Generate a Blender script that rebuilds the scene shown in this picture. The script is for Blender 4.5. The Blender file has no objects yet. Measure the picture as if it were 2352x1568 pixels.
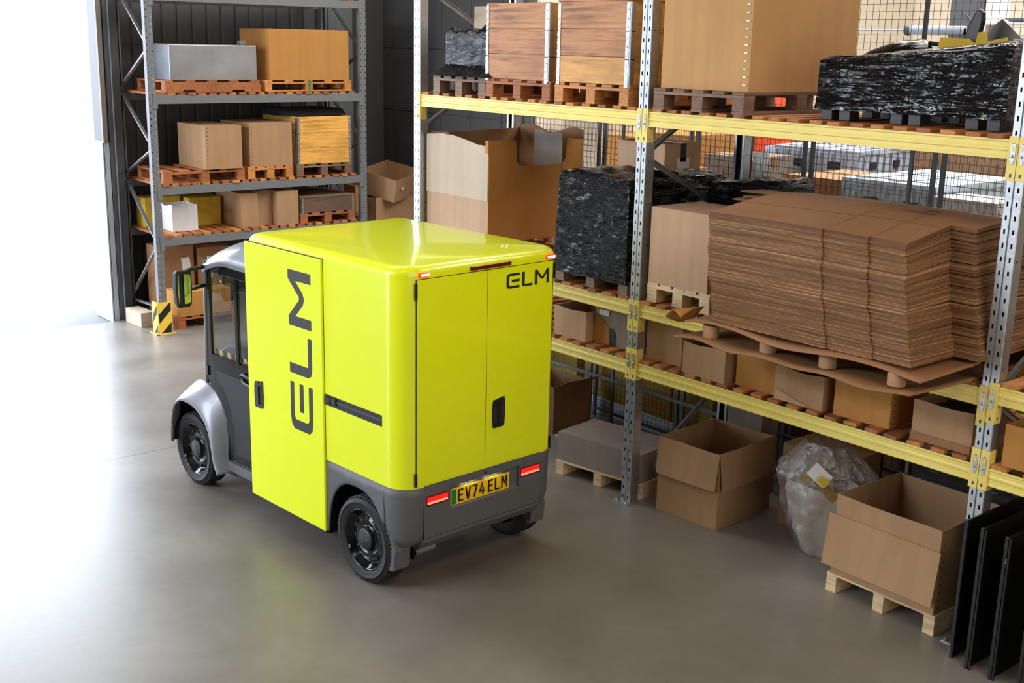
import bpy, math, random
from mathutils import Vector, Matrix, noise
random.seed(7)
SC = bpy.context.scene
COL = SC.collection
PI = math.pi

# ------------------------------------------------------------------ camera
cam_d = bpy.data.cameras.new('camera'); cam = bpy.data.objects.new('camera', cam_d); COL.objects.link(cam)
cam_d.sensor_width = 36.0; cam_d.lens = 2717.2293/2352*36.0; cam_d.clip_start = 0.05; cam_d.clip_end = 300
yaw, pit, rol = 0.878334, -0.245256, 0.021
F = Vector((-math.sin(yaw)*math.cos(pit), math.cos(yaw)*math.cos(pit), math.sin(pit)))
R0 = Vector((math.cos(yaw), math.sin(yaw), 0)); U0 = R0.cross(F)
R1 = R0*math.cos(rol)+U0*math.sin(rol); U1 = -R0*math.sin(rol)+U0*math.cos(rol)
cam.matrix_world = Matrix(((R1.x, U1.x, -F.x, 5.9562), (R1.y, U1.y, -F.y, -6.0944), (R1.z, U1.z, -F.z, 3.3621), (0, 0, 0, 1)))
SC.camera = cam

# ------------------------------------------------------------------ world and light
w = bpy.data.worlds.new('world'); SC.world = w; w.use_nodes = True
nt = w.node_tree; bg = nt.nodes['Background']
bg.inputs[0].default_value = (0.80, 0.88, 1.0, 1); bg.inputs[1].default_value = 11.0
SC.view_settings.view_transform = 'Standard'; SC.view_settings.look = 'None'
SC.view_settings.exposure = 0.06; SC.view_settings.gamma = 1.0; SC.view_settings.use_curve_mapping = False

def area(name, loc, rot, sx, sy, power, col=(1, 1, 1), spread=180):
    d = bpy.data.lights.new(name, 'AREA'); d.shape = 'RECTANGLE'; d.size = sx; d.size_y = sy; d.energy = power; d.color = col
    d.spread = math.radians(spread)
    o = bpy.data.objects.new(name, d); COL.objects.link(o); o.location = loc; o.rotation_euler = rot
    return o
# west door daylight; south opening and overhead panels are added fill; warm hall lamps
for nm, lc, rt, sx_, sy_ in (('west_door_opening', (-8.45, -3.7, 2.6), (0, -PI/2, 0), 5.2, 5.6), ('south_fill_opening', (-6.5, -12.2, 2.6), (PI/2, 0, 0), 4.2, 5.2)):  # unseen south opening, added to brighten the van's side
    area(nm, lc, rt, sx_, sy_, 1).data.cycles.is_portal = True
area('overhead_fill', (-4.5, -0.5, 7.9), (0, 0, 0), 2.5, 6.0, 230, (1.0, 0.95, 0.88))  # overhead light added to brighten the van roof
area('overhead_fill', (2.5, -6.0, 7.9), (0, 0, 0), 2.0, 6.0, 80, (1.0, 0.86, 0.70))
area('overhead_fill', (0.5, 5.5, 7.9), (0, 0, 0), 9.0, 5.0, 1500, (1.0, 0.95, 0.88))  # overhead light added to lift the goods beyond the fence
area('hall_lamp', (6.5, -3.0, 6.8), (0, 0.65, 0), 1.2, 3.0, 110, (1.0, 0.76, 0.50))
area('south_high_fill', (-3.0, -12.2, 6.4), (PI/2-0.35, 0, 0), 7.0, 2.0, 1000, (0.93, 0.96, 1.0))  # added fill high on the blank south wall, for the van's side
area('east_fill', (9.9, -3.0, 3.4), (0, PI/2, 0), 3.6, 7.0, 250, (1.0, 0.93, 0.80))  # added fill at the blank east wall, lifts the van's rear

# ------------------------------------------------------------------ materials
MATS = {}
def S(v): return tuple(((c/255)/12.92 if c/255 <= 0.04045 else ((c/255+0.055)/1.055)**2.4) for c in v)+(1,)
def new_mat(name):
    m = bpy.data.materials.new(name); m.use_nodes = True; m.node_tree.nodes.clear(); MATS[name] = m
    nt = m.node_tree; o = nt.nodes.new('ShaderNodeOutputMaterial'); b = nt.nodes.new('ShaderNodeBsdfPrincipled')
    nt.links.new(b.outputs[0], o.inputs[0]); return m, nt, b
def coords(nt, scale=(1, 1, 1), kind='Object'):
    tc = nt.nodes.new('ShaderNodeTexCoord'); mp = nt.nodes.new('ShaderNodeMapping'); mp.inputs['Scale'].default_value = scale
    nt.links.new(tc.outputs[kind], mp.inputs[0]); return mp.outputs[0]
def nz(nt, vec, scale, detail=4, rough=0.55, dist=0.0):
    n = nt.nodes.new('ShaderNodeTexNoise'); n.inputs['Scale'].default_value = scale; n.inputs['Detail'].default_value = detail
    n.inputs['Roughness'].default_value = rough; n.inputs['Distortion'].default_value = dist; nt.links.new(vec, n.inputs['Vector']); return n.outputs['Fac']
def ramp(nt, fac, stops):
    r = nt.nodes.new('ShaderNodeValToRGB'); e = r.color_ramp.elements
    while len(e) < len(stops): e.new(0.5)
    for i, (p, c) in enumerate(stops): e[i].position = p; e[i].color = c if len(c) == 4 else tuple(c)+(1,)
    nt.links.new(fac, r.inputs[0]); return r.outputs[0]
def bump(nt, b, h, strength, dist=0.002):
    n = nt.nodes.new('ShaderNodeBump'); n.inputs['Strength'].default_value = strength; n.inputs['Distance'].default_value = dist
    nt.links.new(h, n.inputs['Height']); nt.links.new(n.outputs[0], b.inputs['Normal'])
def mix(nt, a, b, fac):
    m = nt.nodes.new('ShaderNodeMix'); m.data_type = 'RGBA'
    for k, v in ((6, a), (7, b), (0, fac)):
        if hasattr(v, 'links') or hasattr(v, 'is_linked'): nt.links.new(v, m.inputs[k])
        else: m.inputs[k].default_value = v
    return m.outputs[2]
def plain(name, rgb, rough=0.5, metal=0.0, spec=0.5, var=0.12, coat=0.0, nscale=6.0, bumpy=0.0):
    m, nt, b = new_mat(name); c = S(rgb)
    v = coords(nt); f = nz(nt, v, nscale, 5)
    lo = tuple(x*(1-var) for x in c[:3]); hi = tuple(min(1, x*(1+var)) for x in c[:3])
    nt.links.new(ramp(nt, f, [(0.3, lo), (0.7, hi)]), b.inputs['Base Color'])
    b.inputs['Roughness'].default_value = rough; b.inputs['Metallic'].default_value = metal
    b.inputs['Specular IOR Level'].default_value = spec; b.inputs['Coat Weight'].default_value = coat; b.inputs['Coat Roughness'].default_value = 0.06
    if bumpy: bump(nt, b, nz(nt, v, 400, 2), bumpy, 0.0006)
    return m
def cardboard(name, rgb, lines=(1, 0, 0)):
    m, nt, b = new_mat(name); c = S(rgb)[:3]; v = coords(nt)
    f = nz(nt, v, 3.2, 6, 0.6); g = nz(nt, coords(nt, (60, 60, 3)), 3.0, 3)
    a = ramp(nt, f, [(0.28, tuple(x*0.84 for x in c)), (0.5, c), (0.75, tuple(min(1, x*1.12) for x in c))])
    bb = mix(nt, a, tuple(x*0.88 for x in c)+(1,), g)
    bb = mix(nt, bb, tuple(x*0.80 for x in c)+(1,), ramp(nt, nz(nt, coords(nt, (1, 1, 0.05)), 7.0, 2, 0.4), [(0.46, (0, 0, 0)), (0.52, (0.4, 0.4, 0.4)), (0.60, (0.45, 0.45, 0.45)), (0.64, (0.1, 0.1, 0.1))]))
    nt.links.new(bb, b.inputs['Base Color']); b.inputs['Roughness'].default_value = 0.72; b.inputs['Specular IOR Level'].default_value = 0.16
    bump(nt, b, g, 0.25, 0.001); return m
def wood(name, rgb, axis=0, dark=0.55):
    m, nt, b = new_mat(name); c = S(rgb)[:3]
    sc = [14, 14, 14]; sc[axis] = 0.9
    v = coords(nt, tuple(sc)); f = nz(nt, v, 2.2, 6, 0.62, 0.6)
    tc = nt.nodes.new('ShaderNodeTexCoord'); big = nz(nt, tc.outputs['Object'], 2.6, 3)
    a = ramp(nt, f, [(0.32, tuple(x*dark for x in c)), (0.5, c), (0.72, tuple(min(1, x*1.25) for x in c))])
    nt.links.new(mix(nt, a, tuple(x*0.62 for x in c)+(1,), ramp(nt, big, [(0.45, (0, 0, 0)), (0.75, (0.8, 0.8, 0.8))])), b.inputs['Base Color'])
    b.inputs['Roughness'].default_value = 0.65; bump(nt, b, f, 0.2, 0.002); return m

cardboard('card', (172, 137, 103)); cardboard('card_pale', (190, 156, 126)); cardboard('card_orange', (184, 131, 72))
cardboard('card_tan', (196, 152, 102)); cardboard('card_brown', (150, 112, 78)); cardboard('card_grey', (146, 134, 126)); cardboard('card_cream', (196, 178, 156))
cardboard('card_yellow', (205, 172, 60)); cardboard('card_yellow_shaded', (140, 116, 40)); cardboard('card_white', (222, 222, 226)); cardboard('card_dark', (112, 82, 56))  # the low cartons' darker yellow has their shade put into the colour
wood('wood_deck', (194, 128, 66), 1); wood('wood_deck_x', (200, 132, 66), 0)
wood('wood_red', (158, 94, 52), 1); wood('wood_red_x', (164, 98, 52), 0); wood('wood_old', (132, 104, 82), 0); wood('wood_pale', (216, 190, 148), 0)
wood('wood_crate', (186, 130, 90), 0, 0.42); wood('wood_crate_gold', (214, 158, 92), 0); wood('wood_gold_y', (222, 164, 78), 1); wood('wood_brown_y', (120, 88, 70), 1)
plain('rack_yellow', (232, 212, 112), 0.36, var=0.05); plain('rack_grey', (110, 114, 118), 0.45, var=0.05); plain('steel_dark', (62, 66, 72), 0.5, var=0.1)
plain('lime', (238, 251, 10), 0.30, spec=0.5, var=0.01, coat=0.6); plain('black_plastic', (22, 23, 25), 0.42, var=0.1); plain('black_gloss', (12, 13, 15), 0.12, var=0.05)
plain('grey_plastic', (92, 94, 98), 0.5, var=0.05, bumpy=0.35, nscale=3); plain('cab_silver', (128, 129, 135), 0.34, 0.35, var=0.04, coat=0.3)
plain('rubber', (25, 25, 26), 0.7, var=0.2, bumpy=0.2); plain('chrome', (190, 192, 196), 0.25, 0.9); plain('logo_dark', (34, 36, 38), 0.5, var=0.05)
plain('plate_yellow', (255, 205, 20), 0.4, var=0.02); plain('plate_green', (30, 130, 50), 0.4); plain('plate_text', (26, 16, 10), 0.5)
plain('red_lens_dark', (110, 8, 14), 0.25, coat=0.5); plain('guard_yellow', (246, 206, 70), 0.45, var=0.06); plain('guard_black', (26, 28, 34), 0.5)
plain('crate_blue', (184, 198, 222), 0.5, var=0.08); plain('crate_lightblue', (204, 222, 240), 0.5, var=0.08); plain('orange_door', (226, 78, 34), 0.5)
plain('tape_brown', (150, 112, 62), 0.25, var=0.1); plain('tape_black', (30, 28, 26), 0.4); plain('label_white', (215, 213, 210), 0.5, var=0.05); plain('print_black', (40, 38, 36), 0.6); plain('print_red', (190, 60, 40), 0.6)
plain('foam', (226, 218, 204), 0.9, var=0.12, nscale=9); plain('interior_dark', (38, 39, 42), 0.7); plain('dash_grey', (84, 86, 92), 0.6); plain('hivis', (200, 215, 50), 0.8)
plain('panel_wall', (72, 72, 73), 0.55, var=0.06, nscale=1.5); plain('cream_wall', (216, 206, 190), 0.7, var=0.06, nscale=0.6); plain('screw_dark', (40, 40, 42), 0.6)
plain('white_paint', (225, 226, 226), 0.6, var=0.04); plain('door_cream', (112, 105, 94), 0.6, var=0.05); plain('door_blue', (150, 160, 170), 0.6, var=0.04)
plain('ceiling_m', (96, 97, 100), 0.7); plain('hall_wall', (92, 92, 94), 0.7); plain('black_panel', (9, 10, 11), 0.5, spec=0.2, var=0.2); plain('wire', (46, 46, 48), 0.5, 0.2); plain('bubble_grey', (92, 90, 90), 0.3, var=0.25)
plain('tin', (168, 172, 178), 0.34, 0.75, var=0.18, nscale=2.5); plain('pole_blue', (150, 165, 182), 0.5); plain('cloth_and_shade_dark', (30, 32, 38), 0.9); plain('stone_block', (176, 160, 140), 0.9, var=0.15, nscale=30)

# galvanised steel
m, nt, b = new_mat('galv'); v = coords(nt); vo = nt.nodes.new('ShaderNodeTexVoronoi'); vo.inputs['Scale'].default_value = 55; nt.links.new(v, vo.inputs['Vector'])
nt.links.new(ramp(nt, vo.outputs['Color'], [(0, S((168, 171, 173))), (1, S((188, 191, 193)))]), b.inputs['Base Color']); b.inputs['Metallic'].default_value = 0.85; b.inputs['Roughness'].default_value = 0.34
# polished concrete floor
m, nt, b = new_mat('floor_concrete'); v = coords(nt); f1 = nz(nt, v, 0.9, 8, 0.62, 0.4); f2 = nz(nt, v, 7.0, 6, 0.7); f3 = nz(nt, v, 45, 3, 0.6)
c1 = ramp(nt, f1, [(0.3, S((112, 106, 99))), (0.55, S((128, 123, 117))), (0.75, S((141, 136, 130)))])
c2 = mix(nt, c1, S((86, 79, 71)), ramp(nt, f2, [(0.48, (0, 0, 0)), (0.8, (0.24, 0.24, 0.24))])); c3 = mix(nt, c2, S((140, 132, 120)), ramp(nt, f3, [(0.62, (0, 0, 0)), (0.85, (0.2, 0.2, 0.2))]))
sx = nt.nodes.new('ShaderNodeSeparateXYZ'); nt.links.new(v, sx.inputs[0])
j1 = nt.nodes.new('ShaderNodeMath'); j1.operation = 'ADD'; j1.inputs[1].default_value = 3.178; nt.links.new(sx.outputs[0], j1.inputs[0])
j2 = nt.nodes.new('ShaderNodeMath'); j2.operation = 'ABSOLUTE'; nt.links.new(j1.outputs[0], j2.inputs[0])
j3 = nt.nodes.new('ShaderNodeMath'); j3.operation = 'LESS_THAN'; j3.inputs[1].default_value = 0.0045; nt.links.new(j2.outputs[0], j3.inputs[0])
nt.links.new(mix(nt, c3, S((40, 38, 36)), j3.outputs[0]), b.inputs['Base Color'])
nt.links.new(ramp(nt, f1, [(0.3, (0.30,)*3), (0.75, (0.37,)*3)]), b.inputs['Roughness']); b.inputs['Specular IOR Level'].default_value = 0.5
bump(nt, b, f2, 0.03, 0.001)
# outside concrete
m, nt, b = new_mat('yard'); f = nz(nt, coords(nt), 1.5, 6); nt.links.new(ramp(nt, f, [(0.3, S((104, 106, 108))), (0.7, S((120, 121, 122)))]), b.inputs['Base Color']); b.inputs['Roughness'].default_value = 0.9
# stretch wrap: glossy black film with horizontal pleats
def wrap_mat(name, rgb, sz=(1.0, 1.0, 9.0), st=1.0, rough=0.12, dist=0.012, spec=0.30):
    m, nt, b = new_mat(name); f = nz(nt, coords(nt, sz), 3.0, 5, 0.6, 1.0); g = nz(nt, coords(nt, (1, 1, 1.8)), 11, 4, 0.6, 1.8); h = nz(nt, coords(nt, (1, 1, 1)), 1.6, 2)
    def crease(x, wd):
        p = nt.nodes.new('ShaderNodeMath'); p.operation = 'SUBTRACT'; p.inputs[1].default_value = 0.5; nt.links.new(x, p.inputs[0])
        q = nt.nodes.new('ShaderNodeMath'); q.operation = 'ABSOLUTE'; nt.links.new(p.outputs[0], q.inputs[0])
        r = nt.nodes.new('ShaderNodeMapRange'); r.interpolation_type = 'SMOOTHSTEP'; r.inputs['From Max'].default_value = wd; r.inputs['To Min'].default_value = 1; r.inputs['To Max'].default_value = 0; nt.links.new(q.outputs[0], r.inputs['Value']); return r.outputs[0]
    k = nt.nodes.new('ShaderNodeMath'); k.operation = 'MULTIPLY'; nt.links.new(crease(g, 0.045), k.inputs[0]); nt.links.new(ramp(nt, h, [(0.42, (0, 0, 0)), (0.62, (1, 1, 1))]), k.inputs[1])
    a = nt.nodes.new('ShaderNodeMath'); a.operation = 'ADD'; nt.links.new(crease(f, 0.05), a.inputs[0]); nt.links.new(k.outputs[0], a.inputs[1])
    b.inputs['Base Color'].default_value = S(rgb); b.inputs['Roughness'].default_value = rough; b.inputs['Specular IOR Level'].default_value = spec
    bump(nt, b, a.outputs[0], st, dist); return m
wrap_mat('black_wrap', (9, 10, 12)); wrap_mat('black_wrap_smooth', (12, 13, 15), (1, 1, 3), 0.35, 0.22, 0.005, 0.2)
wrap_mat('grey_wrap', (74, 72, 72), (1, 1, 14), 0.6, 0.3)
# tinted cab glass, clear film, mirror, lamps
m, nt, b = new_mat('cab_glass'); b.inputs['Base Color'].default_value = (0.40, 0.42, 0.43, 1); b.inputs['Roughness'].default_value = 0.02; b.inputs['IOR'].default_value = 1.45
gl = nt.nodes.new('ShaderNodeBsdfGlossy'); gl.inputs['Roughness'].default_value = 0.02; tr = nt.nodes.new('ShaderNodeBsdfTransparent'); tr.inputs[0].default_value = (0.86, 0.88, 0.88, 1)
lw = nt.nodes.new('ShaderNodeLayerWeight'); fp_ = nt.nodes.new('ShaderNodeMath'); fp_.operation = 'POWER'; fp_.inputs[1].default_value = 4.0; nt.links.new(lw.outputs['Facing'], fp_.inputs[0]); fr = nt.nodes.new('ShaderNodeMath'); fr.operation = 'MULTIPLY_ADD'; fr.inputs[1].default_value = 0.8; fr.inputs[2].default_value = 0.04; nt.links.new(fp_.outputs[0], fr.inputs[0]); mx = nt.nodes.new('ShaderNodeMixShader'); nt.links.new(fr.outputs[0], mx.inputs[0]); nt.links.new(tr.outputs[0], mx.inputs[1]); nt.links.new(gl.outputs[0], mx.inputs[2]); nt.links.new(mx.outputs[0], nt.nodes['Material Output'].inputs[0])
m, nt, b = new_mat('clear_film'); gl = nt.nodes.new('ShaderNodeBsdfGlossy'); gl.inputs['Roughness'].default_value = 0.12; tr = nt.nodes.new('ShaderNodeBsdfTransparent'); tr.inputs[0].default_value = (0.86, 0.85, 0.85, 1)
df = nt.nodes.new('ShaderNodeBsdfDiffuse'); df.inputs[0].default_value = (0.6, 0.58, 0.58, 1); f = nz(nt, coords(nt, (6, 6, 2)), 3.5, 6, 0.6, 1.5)
bn = nt.nodes.new('ShaderNodeBump'); bn.inputs['Strength'].default_value = 0.9; bn.inputs['Distance'].default_value = 0.03; nt.links.new(f, bn.inputs['Height']); nt.links.new(bn.outputs[0], gl.inputs['Normal'])
m1 = nt.nodes.new('ShaderNodeMixShader'); m1.inputs[0].default_value = 0.07; nt.links.new(tr.outputs[0], m1.inputs[1]); nt.links.new(df.outputs[0], m1.inputs[2])
m2 = nt.nodes.new('ShaderNodeMixShader'); m2.inputs[0].default_value = 0.28; nt.links.new(m1.outputs[0], m2.inputs[1]); nt.links.new(gl.outputs[0], m2.inputs[2]); nt.links.new(m2.outputs[0], nt.nodes['Material Output'].inputs[0])
m, nt, b = new_mat('mirror_glass'); b.inputs['Base Color'].default_value = (0.8, 0.8, 0.82, 1); b.inputs['Metallic'].default_value = 1; b.inputs['Roughness'].default_value = 0.03
def glow(name, rgb, e, st): 
    m, nt, b = new_mat(name); b.inputs['Base Color'].default_value = S(rgb); b.inputs['Emission Color'].default_value = S(e); b.inputs['Emission Strength'].default_value = st; b.inputs['Roughness'].default_value = 0.3
glow('lamp_red', (200, 20, 20), (255, 40, 30), 0.7); glow('lamp_core', (255, 150, 130), (255, 120, 95), 1.3); glow('marker_core', (255, 235, 215), (255, 225, 200), 3.0)
glow('marker_rim', (230, 50, 30), (255, 60, 20), 0.9); glow('plate_lamp', (255, 240, 200), (255, 225, 150), 10.0)
# flat-cut cardboard layers seen on edge
m, nt, b = new_mat('sheet_card'); v = coords(nt); f = nz(nt, v, 2.5, 6); g = nz(nt, coords(nt, (1, 90, 90)), 2.0, 4)
a = ramp(nt, f, [(0.3, S((146, 104, 70))), (0.7, S((166, 122, 86)))]); nt.links.new(mix(nt, a, S((140, 98, 62)), g), b.inputs['Base Color']); b.inputs['Roughness'].default_value = 0.75
m, nt, b = new_mat('sheet_edge'); oi = nt.nodes.new('ShaderNodeObjectInfo'); tc = nt.nodes.new('ShaderNodeTexCoord')
av = nt.nodes.new('ShaderNodeVectorMath'); av.operation = 'ADD'; nt.links.new(tc.outputs['Object'], av.inputs[0]); cb = nt.nodes.new('ShaderNodeCombineXYZ'); ml = nt.nodes.new('ShaderNodeMath'); ml.operation = 'MULTIPLY'; ml.inputs[1].default_value = 37.0
nt.links.new(oi.outputs['Random'], ml.inputs[0]); [nt.links.new(ml.outputs[0], cb.inputs[i]) for i in (0, 1, 2)]; nt.links.new(cb.outputs[0], av.inputs[1])
g = nz(nt, av.outputs[0], 1.6, 5, 0.7); c1 = ramp(nt, oi.outputs['Random'], [(0.0, S((110, 78, 50))), (0.35, S((132, 95, 62))), (0.75, S((146, 106, 70))), (1.0, S((172, 132, 90)))])
nt.links.new(mix(nt, c1, S((84, 56, 34)), ramp(nt, g, [(0.42, (0, 0, 0)), (0.62, (0.75, 0.75, 0.75))])), b.inputs['Base Color']); b.inputs['Roughness'].default_value = 0.85

# ------------------------------------------------------------------ mesh builder
class MB:
    def __init__(s): s.v = []; s.f = []; s.m = []; s.sm = []
    def add(s, vs, fs, mi=0, smooth=False, M=None):
        b = len(s.v); s.v += [tuple(M @ Vector(p)) for p in vs] if M else [tuple(p) for p in vs]
        s.f += [tuple(b+i for i in f) for f in fs]; s.m += [mi]*len(fs); s.sm += [smooth]*len(fs); return s
    def box(s, x0, x1, y0, y1, z0, z1, mi=0, M=None):
        if x0 > x1: x0, x1 = x1, x0
        if y0 > y1: y0, y1 = y1, y0
        if z0 > z1: z0, z1 = z1, z0
        return s.add([(x0, y0, z0), (x1, y0, z0), (x1, y1, z0), (x0, y1, z0), (x0, y0, z1), (x1, y0, z1), (x1, y1, z1), (x0, y1, z1)],
                     [(0, 3, 2, 1), (4, 5, 6, 7), (0, 1, 5, 4), (1, 2, 6, 5), (2, 3, 7, 6), (3, 0, 4, 7)], mi, False, M)
    def quad(s, a, b, c, d, mi=0): return s.add([a, b, c, d], [(0, 1, 2, 3)], mi)
    def prism(s, poly, h0, h1, axis='z', mi=0, M=None, smooth=False):
        n = len(poly)
        A = sum(poly[i][0]*poly[(i+1) % n][1]-poly[(i+1) % n][0]*poly[i][1] for i in range(n))
        if A < 0: poly = list(reversed(poly))
        def P(p, h): return {'z': (p[0], p[1], h), 'x': (h, p[0], p[1]), 'y': (p[0], h, p[1])}[axis]
        vs = [P(p, h0) for p in poly]+[P(p, h1) for p in poly]
        fs = [tuple(reversed(range(n))), tuple(range(n, 2*n))]; sd = [(i, (i+1) % n, n+(i+1) % n, n+i) for i in range(n)]
        if axis == 'y': fs = [tuple(reversed(f)) for f in fs]; sd = [tuple(reversed(f)) for f in sd]
        s.add(vs, fs, mi, False, M); b = len(s.v)-2*n
        s.f += [tuple(b+i for i in f) for f in sd]; s.m += [mi]*n; s.sm += [smooth]*n; return s
    def tube(s, pts, r, n=8, mi=0, cap=True, M=None):
        pts = [Vector(p) for p in pts]; vs = []; fs = []; k = len(pts)
        for i, p in enumerate(pts):
            t = (pts[min(i+1, k-1)]-pts[max(i-1, 0)]).normalized(); a = t.cross(Vector((0, 0, 1)))
            if a.length < 1e-3: a = t.cross(Vector((0, 1, 0)))
            a.normalize(); c = a.cross(t); rr = r[i] if isinstance(r, (list, tuple)) else r
            vs += [p+(a*math.cos(2*PI*j/n)+c*math.sin(2*PI*j/n))*rr for j in range(n)]
        for i in range(k-1):
            fs += [(i*n+j, i*n+(j+1) % n, (i+1)*n+(j+1) % n, (i+1)*n+j) for j in range(n)]
        s.add(vs, fs, mi, True, M)
        if cap: b = len(s.v)-len(vs); s.f += [tuple(b+j for j in reversed(range(n))), tuple(b+(k-1)*n+j for j in range(n))]; s.m += [mi]*2; s.sm += [False]*2
        return s
    def lathe(s, prof, n=32, mi=0, M=None, smooth=True, ax='y'):
        # prof: (radius, height along axis)
        vs = []; fs = []; k = len(prof)
        for r, h in prof:
            for j in range(n):
                c, d = r*math.cos(2*PI*j/n), r*math.sin(2*PI*j/n); vs.append((c, h, d) if ax == 'y' else (c, d, h))
        for i in range(k-1): fs += [(i*n+j, i*n+(j+1) % n, (i+1)*n+(j+1) % n, (i+1)*n+j) for j in range(n)]
        return s.add(vs, fs, mi, smooth, M)
    def grid(s, fn, nu, nv, mi=0, smooth=True, M=None):
        vs = [fn(i/nu, j/nv) for j in range(nv+1) for i in range(nu+1)]
        return s.add(vs, [(j*(nu+1)+i, j*(nu+1)+i+1, (j+1)*(nu+1)+i+1, (j+1)*(nu+1)+i) for j in range(nv) for i in range(nu)], mi, smooth, M)
    def build(s, name, mats, parent=None, bevel=0, solid=0, sub=0, loc=None, rot=None, off=-1, label=None, fix=False):
        me = bpy.data.meshes.new(name); me.from_pydata(s.v, [], s.f)
        if isinstance(mats, str): mats = [mats]
        for k in mats: me.materials.append(MATS[k])
        me.polygons.foreach_set('material_index', s.m); me.polygons.foreach_set('use_smooth', s.sm); me.update()
        if fix:
            import bmesh
            bm = bmesh.new(); bm.from_mesh(me); bmesh.ops.remove_doubles(bm, verts=bm.verts, dist=1e-5); bmesh.ops.recalc_face_normals(bm, faces=bm.faces); bm.to_mesh(me); bm.free()
        o = bpy.data.objects.new(name, me); COL.objects.link(o)
        if parent: o.parent = parent
        if loc: o.location = loc
        if rot: o.rotation_euler = rot
        if solid: d = o.modifiers.new('solid', 'SOLIDIFY'); d.thickness = solid; d.offset = off
        if bevel: d = o.modifiers.new('bevel', 'BEVEL'); d.width = bevel; d.segments = 2; d.limit_method = 'ANGLE'; d.angle_limit = 0.7
        if sub: d = o.modifiers.new('sub', 'SUBSURF'); d.levels = sub; d.render_levels = sub
        if label: o['label'] = label
        return o

def tag(o, label, cat, group=None, kind=None):
    if label: o['label'] = label
    if cat: o['category'] = cat
    if group: o['group'] = group
    if kind: o['kind'] = kind
    return o
def thing(name, label, cat, loc=(0, 0, 0), rz=0.0, group=None, rot=None):
    o = bpy.data.objects.new(name, None); COL.objects.link(o); o.location = loc; o.rotation_euler = rot or (0, 0, rz); o.empty_display_size = 0.1
    return tag(o, label, cat, group)
def struct(name, mb, mats, **k): o = mb.build(name, mats, **k); o['kind'] = 'structure'; return o
def copy_tree(o, parent=None):
    c = o.copy(); COL.objects.link(c)
    if parent: c.parent = parent
    for ch in [x for x in COL.objects if x.parent == o]: copy_tree(ch, c)
    return c
def put(root, loc, rz, label, group=None):
    root.location = loc; root.rotation_euler = (0, 0, rz); root['label'] = label
    if group: root['group'] = group
    return root

# ------------------------------------------------------------------ the setting
struct('floor', MB().box(-7.93, 14, -12, 12, -0.2, 0.0), 'floor_concrete')
struct('trim_1', MB().box(-40, -7.955, -40, 30, -0.26, -0.03).box(-7.955, -7.93, -6.6, -0.86, -0.2, -0.012, 1), ['yard', 'screw_dark'])
# west wall: door opening y -6.5 .. -0.87, ribbed lining behind the grey rack
mb = MB(); mb.box(-8.95, -8.5, -12, -6.5, -0.2, 8).box(-8.95, -8.5, -6.5, -0.6, 5.2, 8).box(-8.95, -8.6, -0.6, 3.7, -0.2, 8)
y = -0.6
while y < 2.45:
    mb.prism([(-8.6, y), (-8.6, y+0.19), (-8.585, y+0.19), (-8.578, y+0.165), (-8.578, y+0.03), (-8.585, y+0.005)], 0, 8, 'z', 0); y += 0.2
struct('wall_west', mb, ['panel_wall'])
mb = MB(); mb.box(-7.98, -7.93, -0.87, -0.815, 2.15, 8, 0).box(-8.50, -7.95, -0.88, -0.80, -0.02, 2.15, 1)
struct('trim_2', mb, ['door_cream', 'door_blue'])
mb = MB(); mb.box(-8.10, -7.95, -0.87, -0.855, 0, 2.15, 0).box(-7.98, -7.96, -0.815, -0.79, 0, 8, 1).box(-8.0, -7.945, -0.79, -0.735, 0, 8, 0).box(-7.95, -7.925, -0.735, -0.722, 0, 8, 2).box(-8.06, -8.0, -0.722, -0.60, 0, 8, 0).box(-8.6, -8.06, -0.64, -0.60, 0, 8, 0)  # the thin lighter strip stands in for a highlight on the door steel
struct('trim_3', mb, ['steel_dark', 'screw_dark', 'rack_grey'], bevel=0.004)
# concrete-grey column between the ribbed wall and the north wall
struct('trim_4', MB().box(-8.6, -8.35, 2.45, 2.82, 0, 8), 'rack_grey')
# north wall of dark panels
mb = MB(); mb.box(-8.95, -5.55, 3.5, 3.75, -0.2, 8)
xs = [-8.6, -8.37, -7.72, -7.2, -6.55, -5.9, -5.55]
for i in range(6):
    for z0, z1 in ((0, 1.55), (1.565, 2.43), (2.445, 3.28), (3.295, 5.5), (5.515, 8)):
        mb.box(xs[i]+0.006, xs[i+1]-0.006, 3.488, 3.5, z0, z1, 0)
    for z in (2.405, 3.255, 2.47, 3.32):
        mb.box(xs[i]+0.03, xs[i]+0.045, 3.484, 3.488, z, z+0.015, 1).box(xs[i+1]-0.045, xs[i+1]-0.03, 3.484, 3.488, z, z+0.015, 1)
struct('wall_north', mb, ['panel_wall', 'screw_dark'])
struct('wall_back', MB().box(-5.8, -5.55, 3.75, 12, -0.2, 8).box(-5.8, 14, 12, 12.3, -0.2, 8), 'cream_wall')
struct('wall_east', MB().box(10, 10.3, -12.3, 12.3, -0.2, 8), 'hall_wall')
struct('wall_south', MB().box(-4.4, 14.3, -12.6, -12.3, -0.2, 8).box(-8.95, -8.6, -12.6, -12.3, -0.2, 8).box(-8.6, -4.4, -12.6, -12.3, 5.2, 8), 'hall_wall')
struct('ceiling', MB().box(-8.95, 14.3, -12.6, 12.3, 8.0, 8.2), 'ceiling_m')
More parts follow.
